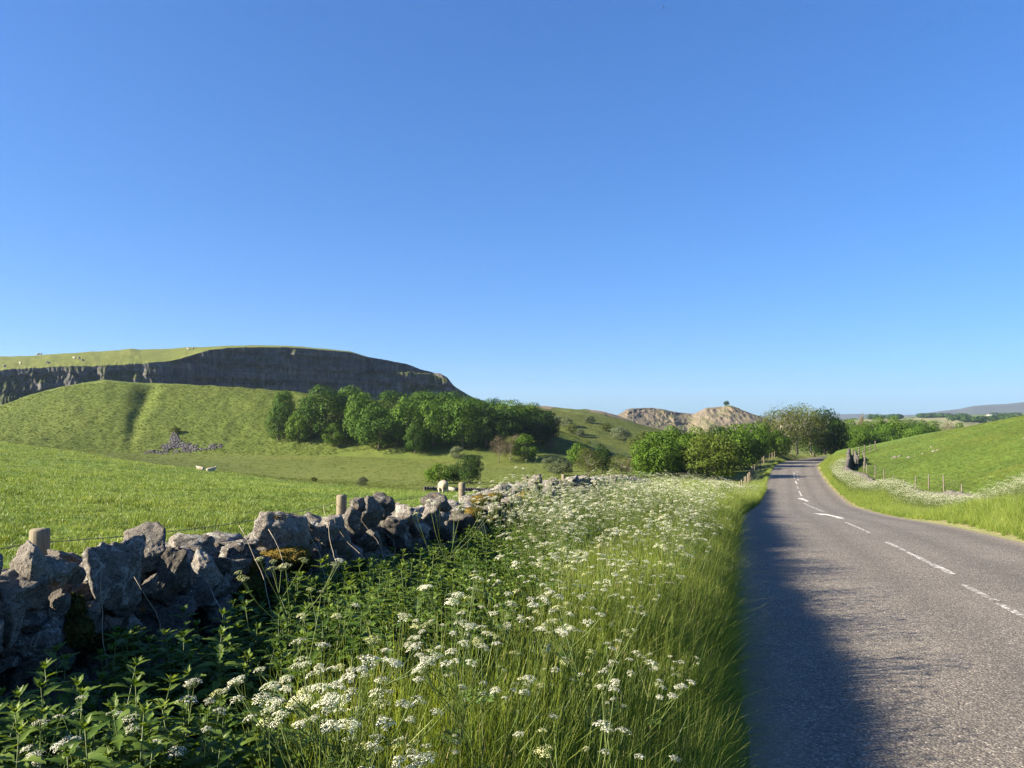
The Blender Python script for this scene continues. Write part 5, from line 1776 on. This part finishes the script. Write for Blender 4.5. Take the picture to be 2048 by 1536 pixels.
# ------------------------------------------------------------------ cow parsley
def umbel(bs, bf, node, up, R, r, detail, open_=1.0, m=0):
    """a compound umbel: rays from one node, each with a small cluster of florets"""
    up = np.asarray(up) / np.linalg.norm(up)
    a = np.cross(up, (.3, .9, .2)); a /= np.linalg.norm(a); c = np.cross(up, a)
    n = int(r.integers(9, 14)) if detail > 0 else 7
    for i in range(n):
        f = math.sqrt((i + .5) / n); th = i * 2.39996 + r.normal() * .15
        e = node + up * R * (1.05 - .38 * f * f) * open_ + (a * math.cos(th) + c * math.sin(th)) * R * f
        if detail > 0:
            bs.tube([node, (node + e) / 2 - up * R * .06, e], .00055, 3, 0, rnd=.6, cap=False)
        else:
            pass
        v = e - node; v = v / np.linalg.norm(v) * .5 + up * .5; v /= np.linalg.norm(v)
        p = np.cross(v, a + .01); p /= np.linalg.norm(p); q = np.cross(v, p)
        if detail == 2: k, rr, sz = int(r.integers(11, 16)), R * .30, R * .125
        elif detail == 1: k, rr, sz = 7, R * .30, R * .17
        else: k, rr, sz = 2, R * .25, R * .26
        g = np.sqrt((np.arange(k) + .4) / k); t2 = np.arange(k) * 2.39996 + r.uniform(0, 6)
        cc = e + p * (np.cos(t2) * g * rr)[:, None] + q * (np.sin(t2) * g * rr)[:, None] + v * ((1 - g ** 2) * rr * .45)[:, None] + r.normal(size=(k, 3)) * rr * .10
        nn = v + .5 * (cc - e) / (rr + 1e-6) * .7 + r.normal(size=(k, 3)) * .25
        nn /= np.linalg.norm(nn, axis=1)[:, None]
        leaf_quads(bf, cc, nn, sz * r.uniform(.8, 1.35, k), .95, m=m)

def fern_leaf(b, base, dirv, L, r, m=0):
    d = np.asarray(dirv, float); d /= np.linalg.norm(d)
    side = np.cross(d, (0, 0, 1)); side /= np.linalg.norm(side) + 1e-9
    nu = np.cross(side, d)
    t = np.linspace(0, 1, 5)[:, None]
    path = base + d * L * t - np.array([0, 0, .35 * L]) * t ** 2
    b.tube(path, [.0014, .0012, .001, .0008, .0005], 3, m, rnd=.5, cap=False)
    cs, ns, sz = [], [], []
    for k in range(7):
        f = .22 + .78 * k / 7
        c = base + d * L * f - np.array([0, 0, .35 * L]) * f ** 2
        for s in (-1, 1):
            pl = L * .42 * (1 - f * .75)
            for j in range(3):
                g = (j + 1) / 3
                cs.append(c + side * s * pl * g + d * pl * g * .45); ns.append(nu + r.normal(size=3) * .3); sz.append(pl * .42)
    ns = np.array(ns); ns /= np.linalg.norm(ns, axis=1)[:, None]
    leaf_quads(b, np.array(cs), ns, np.array(sz), .5, m=m)

UMB = 1.0
def parsley(seed, hgt, detail, heads=(6, 11), spread_=.55, bud=.15, size=1.0):
    """returns separate builders for the stems, the leaves and a list of umbels"""
    r = np.random.default_rng(seed)
    bs, bls, ums = MB(), [], []
    sides = 5 if detail == 2 else 3
    def umb(node, up, R):
        R = R * UMB * size
        bf = MB()
        op = 1.0
        umbel(bs, bf, node, up, R, r, detail, op, 1 if r.random() < bud else 0)
        ums.append(bf)
    l = r.normal(size=2) * .07
    top = np.array([l[0], l[1], hgt])
    t = np.linspace(0, 1, 6)[:, None]
    main = np.concatenate([l[None] * t ** 2, t * hgt], 1)
    bs.tube(main, np.linspace(.0034, .0014, 6), sides, 0, rnd=r.uniform(.2, .8), cap=False)
    umb(top, np.array([l[0], l[1], 1.0]), r.uniform(.020, .032))
    n = int(r.integers(*heads))
    for i in range(n):
        f = r.uniform(.42, .90)
        b0 = np.array([l[0] * f ** 2, l[1] * f ** 2, f * hgt])
        a = i * 2.39996 + r.normal() * .3
        out = spread_ * hgt * r.uniform(.16, .42)
        e = b0 + np.array([math.cos(a) * out, math.sin(a) * out, (1.0 - f) * hgt * r.uniform(.55, 1.12) + .04])
        k = b0 + (e - b0) * .55 + np.array([math.cos(a), math.sin(a), 0]) * out * .10
        bs.tube([b0, k, e], [.0018, .0014, .0010], sides, 0, rnd=r.uniform(.2, .8), cap=False)
        umb(e, np.array([math.cos(a) * .25, math.sin(a) * .25, 1.0]), r.uniform(.015, .027))
        for j in range(int(r.integers(1, 3))):
            a2 = a + r.choice([-1, 1]) * r.uniform(.5, 1.2)
            o2 = out * r.uniform(.35, .6)
            e2 = k + np.array([math.cos(a2) * o2, math.sin(a2) * o2, (e[2] - k[2]) * r.uniform(.8, 1.3)])
            bs.tube([k, (k + e2) / 2 + np.array([0, 0, -.006]), e2], [.0016, .0013, .001], sides, 0, rnd=r.uniform(.2, .8), cap=False)
            umb(e2, np.array([math.cos(a2) * .25, math.sin(a2) * .25, 1.0]), r.uniform(.012, .023))
        if detail and r.random() < .6:
            bl = MB(); bls.append(bl)
            fern_leaf(bl, b0, (math.cos(a + .4), math.sin(a + .4), .35), r.uniform(.09, .17), r)
    for i in range(4 if detail else 2):
        f = r.uniform(.08, .5); a = r.uniform(0, 6.28)
        bl = MB(); bls.append(bl)
        fern_leaf(bl, np.array([l[0] * f ** 2, l[1] * f ** 2, f * hgt]), (math.cos(a), math.sin(a), .45), r.uniform(.16, .28), r)
    return bs, bls, ums

def join(bs):
    o = MB()
    for b in bs:
        for v, r_ in zip(b.V, b.R):
            pass
        off = o.n
        o.V += b.V; o.R += b.R
        o.Q += [q + off for q in b.Q]; o.qm += b.qm
        o.T += [q + off for q in b.T]; o.tm += b.tm
        o.n += b.n
    return o

def one_mesh(bs, bl, ums, name):
    u = join(ums)
    o = join([bs, bl, u])
    nq = sum(len(q) for q in bs.Q); ql = sum(len(q) for q in bl.Q)
    qm = np.concatenate(o.qm); q_b = sum(len(q) for q in bs.Q) + sum(len(q) for q in bl.Q)
    qm[:nq] = 0; qm[nq:nq + ql] = 1; qm[q_b:] = qm[q_b:] + 2
    o.qm = [qm]; o.Q = [np.concatenate(o.Q)]
    return o.mesh(name, [M_STEM, M_FERN, M_FLOWER, M_BUD])

HERO_N = 0
def hero_parsley(x, y, hgt, seed, label, heads=(6, 11), bud=.1, rz=0.0, spread_=.55, lean=(0, 0)):
    """a near plant whose stems, leaves and every umbel are parts"""
    bs, bls, ums = parsley(seed, hgt, 2, heads, spread_, bud, .86)
    o = empty('cow_parsley', (x, y, H1(x, y) - .01), rz)
    o.rotation_euler = (lean[1], lean[0], rz)
    bs.build('stem', M_STEM, o)
    for bl in bls:
        bl.build('leaf', M_FERN, o)
    for u in ums:
        u.build('umbel', [M_FLOWER, M_BUD], o)
    return tag(o, label, 'cow parsley', 'cow parsley standing nearest in the verge')

def top_at(px, py, Y):
    return P(px, py, Y)
for k, (px, py, Y, lb, kw) in enumerate([
    (690, 1352, 1.95, 'cow parsley with the biggest cluster of white umbels at the bottom edge of the photo', dict(heads=(11, 12), bud=.05, spread_=.85)),
    (610, 1400, 1.80, 'cow parsley half behind the biggest white cluster, left of it over the nettles', dict(heads=(5, 6), bud=.1, spread_=.6)),
    (768, 1388, 2.0, 'cow parsley right of the biggest white cluster, two flat heads side by side', dict(heads=(4, 5), bud=0, spread_=.5)),
    (345, 1412, 2.0, 'short cow parsley among the lit nettles, its white heads above a bent stem', dict(heads=(4, 5), bud=0, spread_=.5)),
    (205, 1470, 1.9, 'low cow parsley almost buried in the nettles at the lower left', dict(heads=(3, 4), bud=0, spread_=.4)),
    (112, 1478, 1.85, 'cow parsley at the lower left corner, three small white heads in the nettles', dict(heads=(3, 4), bud=0, spread_=.4)),
    (600, 1126, 3.1, 'thin green-budded cow parsley in front of the mossy boulder', dict(heads=(4, 5), bud=.9, spread_=.7)),
    (650, 1225, 2.7, 'spindly budding cow parsley in the shaded nettles', dict(heads=(2, 3), bud=.9, spread_=.6)),
    (770, 1275, 2.5, 'drooping budding cow parsley bent to the left over the dark nettles', dict(heads=(2, 3), bud=.8, spread_=.6, lean=(-.15, 0))),
    (905, 1240, 2.6, 'tall many-headed cow parsley right of the dark nettle patch', dict(heads=(10, 11), bud=.1)),
    (985, 1330, 2.2, 'cow parsley with a purplish stem standing in the middle of the bottom edge', dict(heads=(8, 9), bud=.1)),
    (1160, 1420, 2.0, 'small cow parsley in the long grass near the bottom, middle of the verge', dict(heads=(4, 5), bud=.2)),
    (1215, 1235, 2.7, 'cow parsley in the long grass with a cluster nearest the road', dict(heads=(7, 8), bud=.1)),
    (880, 1010, 5.2, 'upright cow parsley with white heads against the far blocks of the wall', dict(heads=(6, 7), bud=.3)),
    (1062, 938, 7.5, 'tallest cow parsley, green headed, rising above the farthest near fence post', dict(heads=(5, 6), bud=.6)),
    (1010, 1010, 6.2, 'cow parsley with a yellow-green stem in front of the golden moss', dict(heads=(6, 7), bud=.3)),
]):
    x, y, z = P(px, py, Y)
    g = H1(x, y)
    hero_parsley(x, y, z - g, 900 + k, lb, rz=k * 1.7, **kw)

mid = []
for i in range(8):
    bs, bls, ums = parsley(960 + i, .95 + .07 * (i % 3), 1, (3, 7), .6, .22)
    mid.append(one_mesh(bs, join(bls), ums, 'cow_parsley'))
ZONES = [('cow parsley in the white drift between the dark nettles and the long grass', 'cow parsley of the near white drift'),
         ('cow parsley in the dense flowering stretch of verge along the far half of the wall', 'cow parsley of the far half of the wall'),
         ('cow parsley scattered in the long grass close to the road', 'cow parsley in the long grass')]
_n = 0
_far = []
_cand = []
for k in range(3300):
    y = 1.6 + rng.random() ** 1.25 * 11 if k < 1050 else 6 + rng.random() ** 1.1 * 52
    w = float(verge_w(y))
    s = rng.uniform(.15, w - .35)
    if y < 7.5 and s < np.interp(y, [1.5, 4, 7.5], [1.65, 1.45, .8]): continue
    if y < 7 and rng.random() < .48: continue
    if y < 6 and s > 2.25 and rng.random() < .75: continue
    if y < 10 and s > w - .8 and rng.random() < .6: continue
    x, yy = verge_xy(y, s)
    if float(fbm(np.array([x / .8]), np.array([yy / 1.1]), octv=2, seed=88)[0]) < -.02 and rng.random() < .72: continue
    if math.hypot(x, yy) < 1.75: continue
    _cand.append((x, yy, y, s))
_cand.sort(key=lambda q: q[0] ** 2 + q[1] ** 2)
for x, yy, y, s in _cand:
    if _n < 270 and y < 12.5:
        if y < 4 and rng.random() < .25: continue
        g = H1(x, yy)
        o = bpy.data.objects.new('cow_parsley', mid[_n % 8])
        COL.objects.link(o)
        sc = rng.uniform(.58, 1.06) * np.interp(y, [1.5, 5, 9], [.86, .98, 1.06])
        o.location = (x, yy, g - .01); o.scale = (sc * 1.05, sc * 1.05, sc)
        o.rotation_euler = (rng.normal(0, .07), rng.normal(0, .07), rng.uniform(0, 6.28))
        zn = 1 if y > 6.5 else 2 if s > 2.1 else 0
        tag(o, ZONES[zn][0], 'cow parsley', ZONES[zn][1])
        _n += 1
    else:
        _far.append((x, yy))
far_m = []
UMB = 1.35
for i in range(6):
    bs, bls, ums = parsley(1200 + i, 1.0, 0, (5, 8), .6, .25)
    far_m.append(bpy.data.objects.new('far_parsley', one_mesh(bs, join(bls), ums, 'far_parsley')))
C_FARP = protos('far_parsleys', far_m)
_far = np.array(_far)
# the same flowers crowd the foot of the right-hand wall and the outside of the bend
q1 = road_at(ARC0 + 12 + rng.random(2600) ** 1.15 * 95, 0) if False else None
m = 3600
arc = ARC0 + 10 + rng.random(m) ** 1.25 * 80
_wq = road_query([p[0] for p in RW_PTS], [p[1] for p in RW_PTS])
_wl = np.interp(arc, _wq[1], _wq[0])
lat = _wl - .38 - np.abs(rng.normal(0, .62, m))
lat = np.maximum(lat, 3.5)
q2 = road_at(arc, lat)
m3 = 500
q3 = road_at(ARC0 + rng.uniform(60, 150, m3), -rng.uniform(3.5, 5.0, m3))
z2 = H(q2[:, 0], q2[:, 1]); z3 = H(q3[:, 0], q3[:, 1])
zf = H(_far[:, 0], _far[:, 1])
def drift(name, x, y, z, s0, s1, label):
    k = len(x)
    s = rng.uniform(s0, s1, k)
    o = scatter(name, C_FARP, np.stack([x, y, z - .01], -1), np.stack([rng.normal(0, .08, k), rng.normal(0, .08, k), rng.uniform(0, 6.28, k)], -1), np.stack([s * 1.15, s * 1.15, s], -1), rng.integers(0, 6, k))
    tag(o, label, 'cow parsley', kind='stuff')
drift('cow_parsley_drift', _far[:, 0], _far[:, 1], zf, .52, 1.04, 'mass of white cow parsley filling the far verge left of the road')
drift('right_cow_parsley_drift', q2[:, 0], q2[:, 1], z2, .72, 1.08, 'white band of cow parsley along the right-hand wall')
drift('bend_cow_parsley_drift', q3[:, 0], q3[:, 1], z3, .35, .6, 'pale cow parsley along the outside of the far bend')

# ------------------------------------------------------------------ dead stalks in front of the wall
for k, (p0, p1, bend, lb) in enumerate([
    ((222, 1385), (208, 1140), -.02, 'thin upright dead stalk in front of the biggest sunlit boulder'),
    ((292, 1350), (270, 1152), .06, 'pale dead stalk bent like a bow right of the biggest sunlit boulder'),
    ((460, 1270), (422, 1175), .0, 'short dead stalk leaning left in front of the small dark stones'),
    ((532, 1240), (480, 1050), .03, 'long leaning dead stalk just left of the mossy boulder'),
    ((560, 1240), (540, 1058), .05, 'dead stalk curving across the mossy boulder'),
    ((636, 1140), (594, 1030), .03, 'dead stalk leaning over the right side of the mossy boulder'),
    ((670, 1142), (648, 1010), .0, 'dead stalk rising past the second fence post'),
    ((684, 1140), (660, 1042), -.03, 'dead stalk crossing close behind the one at the second fence post'),
    ((730, 1110), (668, 1034), -.04, 'dead stalk slanting across the light slab below the tall leaning block'),
    ((760, 1135), (710, 1028), .05, 'curved dead stalk in front of the tall leaning block'),
    ((782, 1096), (762, 1058), .03, 'short dead stalk at the foot of the tall leaning block'),
    ((822, 1132), (812, 1068), .03, 'dead stalk among the nettles right of the tall leaning block')]):
    Y = wall_at_px((p0[0] + p1[0]) / 2) - .22
    a, c = np.array(P(*p0, Y - .12)), np.array(P(*p1, Y))
    a = a - (c - a) * .35
    t = np.linspace(0, 1, 12)[:, None]
    q = a * (1 - t) + c * t
    q[:, 0] += bend * np.sin(t[:, 0] * math.pi) * (1 + .5 * t[:, 0]); q[:, 1] += .02 * np.sin(t[:, 0] * 4)
    q[:, 0] += .004 * np.sin(t[:, 0] * 19 + k)
    base = q[0].copy()
    b = MB(); b.tube(q - base, np.linspace(.0021, .0010, 12), 5)
    o = b.build('dead_stalk', M_STRAW, loc=base)
    tag(o, lb, 'dead stalk', 'dead stalks in front of the wall')
# ------------------------------------------------------------------ sheep
def fleece_mat(nm, k):
    t = NT(nm)
    o = t.coord('Object')
    n = t.noise(o, 14, 5, .6)
    c = t.ramp(n, [(.3, (.19 * k, .17 * k, .13 * k)), (.7, (.31 * k, .28 * k, .22 * k))])
    return t.surf(t.principled(c, .95, t.bump(n, .7, .03), .1))
M_FLEECE = fleece_mat('brownish_fleece', 1.0)  # darker, slightly brown wool of the grazing sheep
M_FLEECE_PALE = fleece_mat('pale_fleece', 1.25)
M_FACE = plain_mat('sheep_face', (.30, .27, .22), (.48, .44, .38), 12, .9, .2, .1)

def sheep_mesh(name, lying=False, grazing=True, seed=0):
    """one continuous body grown from a skeleton: nose along +X, feet at z = 0"""
    vs, es, rs = [], [], []
    def add(p, r, parent=None):
        vs.append(p); rs.append(r)
        if parent is not None: es.append((parent, len(vs) - 1))
        return len(vs) - 1
    z = .36 if lying else .62
    hip = add((-.30, 0, z), (.23, .24)); mid_ = add((0, 0, z - .01), (.25, .27), hip); sh = add((.30, 0, z), (.21, .23), mid_)
    add((-.47, 0, z + .02), (.13, .14), hip); 
    if grazing:
        n = add((.50, 0, z - .10), (.12, .13), sh); h = add((.62, 0, z - .36), (.085, .09), n); add((.70, 0, z - .52), (.05, .05), h)
    else:
        n = add((.48, 0, z + .16), (.12, .12), sh); h = add((.60, 0, z + .28), (.085, .085), n); add((.75, 0, z + .20), (.05, .05), h)
    e = h
    for s in (-1, 1):
        add((vs[h][0] - .02, s * .13, vs[h][2] + .05), (.022, .03), h)
    for sx, src in ((.26, sh), (-.32, hip)):
        for s in (-1, 1):
            if lying:
                k = add((sx + .06, s * .20, .13), (.07, .07), src); add((sx + .26, s * .19, .05), (.035, .035), k)
            else:
                a = add((sx, s * .13, .40), (.085, .085), src)
                k = add((sx + (.03 if sx > 0 else -.05), s * .125, .22), (.042, .042), a)
                add((sx + .01, s * .125, .02), (.032, .032), k)
    me = bpy.data.meshes.new(name + '_skeleton')
    me.from_pydata(vs, es, [])
    o = bpy.data.objects.new('tmp_body', me)
    COL.objects.link(o)
    sk = o.modifiers.new('skin', 'SKIN'); ss = o.modifiers.new('sub', 'SUBSURF'); ss.levels = 2
    for i, r in enumerate(rs):
        me.skin_vertices[0].data[i].radius = r
    me.skin_vertices[0].data[0].use_root = True
    dg = bpy.context.evaluated_depsgraph_get()
    ev = o.evaluated_get(dg)
    m2 = bpy.data.meshes.new_from_object(ev)
    bpy.data.objects.remove(o)
    m2.name = name
    V = np.zeros(len(m2.vertices) * 3); m2.vertices.foreach_get('co', V); V = V.reshape(-1, 3)
    w = sst(.30, .42, V[:, 2] + (.2 if lying else 0)) * (1 - sst(.50, .58, V[:, 0]))
    n = fbm(V[:, 0] * 9 + seed, V[:, 1] * 9, V[:, 2] * 9, octv=3, seed=seed) * .035 + .01
    d = V - np.array([0, 0, z]); d /= np.linalg.norm(d, axis=1)[:, None] + 1e-9
    V = V + d * (n * w)[:, None]
    m2.vertices.foreach_set('co', V.ravel())
    m2.materials.clear(); m2.materials.append(M_FLEECE if name == 'grazing_sheep' else M_FLEECE_PALE); m2.materials.append(M_FACE)
    for p in m2.polygons:
        c = sum((m2.vertices[i].co for i in p.vertices), Vector()) / len(p.vertices)
        p.material_index = 1 if (c.x > .54 or c.z < (.07 if lying else .33)) else 0
        p.use_smooth = True
    return m2
SH_GRAZE = sheep_mesh('grazing_sheep', seed=3)
SH_STAND = sheep_mesh('standing_sheep', grazing=False, seed=5)
SH_LIE = sheep_mesh('lying_sheep', True, False, seed=8)
def sheep(me, loc, rz, sc, label, group=None):
    o = bpy.data.objects.new('sheep', me)
    COL.objects.link(o)
    o.location = loc; o.rotation_euler = (0, 0, rz); o.scale = (sc,) * 3
    return tag(o, label, 'sheep', group)
def sheep_px(me, px, py, rz, sc, label, group=None, Y=None):
    if Y is None: x, y, z = hit(px, py)
    else:
        u, v = ray(px, py); x, y = u * Y, Y; z = H1(x, y)
    return sheep(me, (x, y, z - .02), rz, sc, label, group)
sheep_px(SH_GRAZE, 886, 987, 2.0, 1.0, 'woolly sheep grazing head down in front of the three small trees', Y=42.5)
sheep_px(SH_LIE, 905, 970, 2.6, .62, 'small lamb resting beside the trunks of the three small trees', Y=58)
sheep_px(SH_LIE, 402, 943, 2.9, .72, 'left one of two sheep lying at the brow of the near field', Y=68)
sheep_px(SH_LIE, 421, 945, .6, .76, 'right one of two sheep lying at the brow of the near field', Y=67)
# flock on the pasture above the cliff
def on_plateau(px, py):
    i = int(np.argmin(np.abs(_px - px)))
    u, v = ray(px, py)
    d = EYE + v * Y2[:, i] - Z2[:, i]
    k = int(np.argmin(np.abs(d[:36])))
    return (u * Y2[k, i], Y2[k, i], Z2[k, i])
for k, (px, py, lb) in enumerate([
    (9, 736, 'distant sheep at the cliff edge, first from the left end of the pasture'), (41, 730, 'distant sheep alone between the cliff edge and the skyline at far left'), (97, 729.5, 'distant sheep on the very lip of the cliff above the left rock face'),
    (76, 711.5, 'left one of two distant sheep on the skyline of the hilltop pasture'), (82, 711, 'right and whiter one of two distant sheep on the skyline'),
    (149, 720, 'left of three distant sheep in the middle of the hilltop pasture'), (158.5, 720, 'middle of three distant sheep in the hilltop pasture'), (166, 725, 'lowest of three distant sheep in the middle of the hilltop pasture'),
    (377, 701, 'white distant sheep high where the pasture narrows above the dark cliff'), (386, 700, 'faint distant sheep right beside the white one where the pasture narrows')]):
    sheep(SH_STAND, on_plateau(px, py), rng.uniform(0, 6.28), 1.25, lb, 'sheep on the hilltop pasture')

# ------------------------------------------------------------------ rocks
def rock(px, py, w, h, seed, label, group=None, name='rock', mat=None, n=1, Y=None):
    x, y, z = hit(px, py) if Y is None else (*[q * Y for q in (ray(px, py)[0], 1)], 0)
    if Y is not None: z = H1(x, y)
    b = MB()
    r = np.random.default_rng(seed)
    for i in range(n):
        V, T = stone_geo(seed + i, w / F * y / max(1, n * .62) * r.uniform(.8, 1.25), w / F * y / max(1, n * .62) * .8, h / F * y * 1.5 * r.uniform(.7, 1.1), 3, 12)
        b.add(V @ rotm(0, r.normal() * .2, r.uniform(0, 3)).T + np.array([((i + .5) / n - .5) * w / F * y * .9, r.normal() * .25, h / F * y * .18 + ((i + .5) / n - .5) * w / F * y * .25 * (n > 1)]), None, T, 0, r.random())
    o = b.build(name, mat or M_OUTCROP, loc=(x, y, z - h / F * y * .25))
    o.scale = (1, 1, .7)
    return tag(o, label, 'rock', group)
M_OUTCROP = plain_mat('pale_outcrop', (.08, .075, .062), (.26, .24, .20), 3.0, .9, .5, .1)
OUT = 'rock outcrops in the right-hand field'
rock(1874, 902, 26, 8, 40, 'longest pale rock outcrop half way up the right-hand grass hill', OUT, 'rock_outcrop', n=4)
rock(1826, 914, 15, 5, 50, 'pale broken outcrop left of the longest one on the grass hill', OUT, 'rock_outcrop', n=3)
rock(1792, 915, 22, 6, 60, 'mossy grey outcrop casting a dark shadow on the lower grass hill', OUT, 'rock_outcrop', n=3)
rock(1849, 908, 6, 3, 70, 'small pale stone between two outcrops on the grass hill', OUT)
rock(2044, 877, 10, 4, 72, 'pale stone at the right edge of the photo on the grass hill', OUT)
rock(1727, 918, 5, 3, 74, 'small stone low on the grass hill near the wall', OUT)
rock(1736, 917, 6, 3, 76, 'second small stone low on the grass hill near the wall', OUT)
rock(1865, 894, 6, 2.5, 78, 'small stone just above the longest outcrop', OUT)
rock(165, 819, 4, 4, 80, 'single small grey stone on the face of the green hill')
M_SCREE = plain_mat('grey_scree', (.055, .052, .055), (.15, .14, .14), 2.5, .9, .4, .1)
def scree():
    b = MB()
    r = np.random.default_rng(5)
    n = 0
    while n < 1300:
        px, py = r.uniform(285, 445), r.uniform(866, 909)
        up = np.interp(px, [285, 320, 338, 344, 352, 362, 400, 440, 446], [906, 894, 884, 864, 864, 884, 891, 886, 890]); dn = np.interp(px, [285, 330, 380, 430, 446], [908, 909, 906, 900, 897])
        if not (up < py < dn) or r.random() < .2: continue
        ed = min(py - up, dn - py, (px - 283) * .5, (447 - px) * .5)
        if ed < 5 and r.random() > .12 + ed * .16: continue
        if float(fbm(np.array([px / 9]), np.array([py / 5]), octv=2, seed=6)[0]) > .32: continue
        x, y, z = SCREE_HIT(px, py)
        s = r.uniform(.12, .34)
        V, T = stone_geo(int(r.integers(1, 9999)), s * 1.3, s, s * .9, 2, 9)
        b.add(V @ rotm(r.normal() * .4, r.normal() * .4, r.uniform(0, 3)).T + np.array([x, y, z + s * .12]), None, T, 0, r.random())
        n += 1
    o = b.build('scree', M_SCREE)
    tag(o, 'fan of loose grey scree at the foot of the green hill', 'scree', kind='stuff')
_scx = np.linspace(285, 446, 24); _scy = np.linspace(864, 909, 14)
_scg = np.array([[hit(a, c) for a in _scx] for c in _scy])
def SCREE_HIT(px, py):
    fx = (px - _scx[0]) / (_scx[1] - _scx[0]); fy = (py - _scy[0]) / (_scy[1] - _scy[0])
    i = int(np.clip(math.floor(fx), 0, 22)); j = int(np.clip(math.floor(fy), 0, 12)); fx -= i; fy -= j
    q = _scg[j, i] * (1 - fx) * (1 - fy) + _scg[j, i + 1] * fx * (1 - fy) + _scg[j + 1, i] * (1 - fx) * fy + _scg[j + 1, i + 1] * fx * fy
    Y = q[1]; u, v = ray(px, py)
    return u * Y, Y, float(Hall(np.array([u * Y]), np.array([Y]))[0])
scree()

# ------------------------------------------------------------------ birds, far barn
M_BIRD = plain_mat('dark_feathers', (.008, .008, .012), (.02, .02, .025), 40, .6, 0, .3)
def bird(px, py, Y, span, label, bank):
    b = MB()
    t = np.linspace(-1, 1, 9)
    body = np.stack([t * .20, 0 * t, 0 * t], -1)
    b.tube(body, [.004, .02, .034, .040, .042, .038, .03, .024, .006], 8)
    for s in (-1, 1):
        V = np.array([(.08, 0, .01), (-.06, 0, .01), (.10, s * .22, .06), (-.03, s * .22, .055), (.02, s * .5, .03), (-.05, s * .5, .025)])
        V = np.concatenate([V, V - np.array([0, 0, .008])])
        b.add(V, [(0, 1, 3, 2), (2, 3, 5, 4), (6, 8, 9, 7), (8, 10, 11, 9), (0, 2, 8, 6), (2, 4, 10, 8), (1, 7, 9, 3), (3, 9, 11, 5), (4, 5, 11, 10)])
    b.add(np.array([(-.18, .012, 0), (-.18, -.012, 0), (-.34, -.05, 0), (-.28, 0, 0), (-.34, .05, 0)]), [(0, 1, 2, 3)], [(0, 3, 4)])
    o = b.build('bird', M_BIRD, loc=P(px, py, Y))
    o.scale = (span,) * 3; o.rotation_euler = bank
    return tag(o, label, 'bird')
bird(1327, 15, 40, .30, 'dark bird flying at the top of the sky with bent wings', (.5, -.5, 2.4))
bird(57, 221, 60, .26, 'tiny dark bird high in the sky at the left', (.2, .1, 1.2))
bird(1831, 585, 90, .26, 'speck of a bird low in the sky above the road', (.1, .2, 2.8))
M_BARN = plain_mat('white_roof', (.62, .62, .60), (.75, .75, .73), .5, .6, 0, .3)
M_BARN_W = plain_mat('barn_wall', (.25, .23, .2), (.32, .3, .27), .5, .9, 0, .1)
def barn():
    x, y, z = P(1983, 830.5, 1000)
    o = empty('far_barn', (x, y, z - 1.5))
    b = MB(); b.box((0, 0, 1.5), 20, 9, 5)
    b.build('wall', M_BARN_W, o)
    b = MB()
    V = np.array([(-10.5, -5, 4), (10.5, -5, 4), (10.5, 0, 6.2), (-10.5, 0, 6.2), (10.5, 5, 4), (-10.5, 5, 4)])
    V = np.concatenate([V, V - np.array([0, 0, .25])])
    b.add(V, [(0, 1, 2, 3), (3, 2, 4, 5), (6, 9, 8, 7), (9, 11, 10, 8), (0, 6, 7, 1), (5, 4, 10, 11), (0, 3, 9, 6), (3, 5, 11, 9), (1, 7, 8, 2), (2, 8, 10, 4)])
    b.build('roof', M_BARN, o)
    o.scale = (.55, .55, .35)
    tag(o, 'far white-roofed barn among the distant fields', 'barn')
barn()

# ------------------------------------------------------------------ haze
def haze():
    t = NT('haze_air')
    pv = t.node('ShaderNodeVolumePrincipled', {'Color': (.58, .76, 1.0, 1), 'Density': HAZE_DENSITY, 'Anisotropy': .2})
    t.l.new(pv.outputs[0], t.out.inputs['Volume'])
    b = MB()
    x0, x1, y0, y1, z0, z1 = -4200, 4200, -460, 5000, HAZE_BOTTOM, 175
    V = np.array([(x, y, z) for x in (x0, x1) for y in (y0, y1) for z in (z0, z1)], float)
    b.add(V, [(0, 1, 3, 2), (4, 6, 7, 5), (0, 4, 5, 1), (2, 3, 7, 6), (0, 2, 6, 4), (1, 5, 7, 3)])
    o = b.build('haze', t.m)
    tag(o, 'pale blue summer air over the whole valley', 'haze', kind='stuff')
HAZE_DENSITY = 0.00010
HAZE_BOTTOM = -60.0
haze()
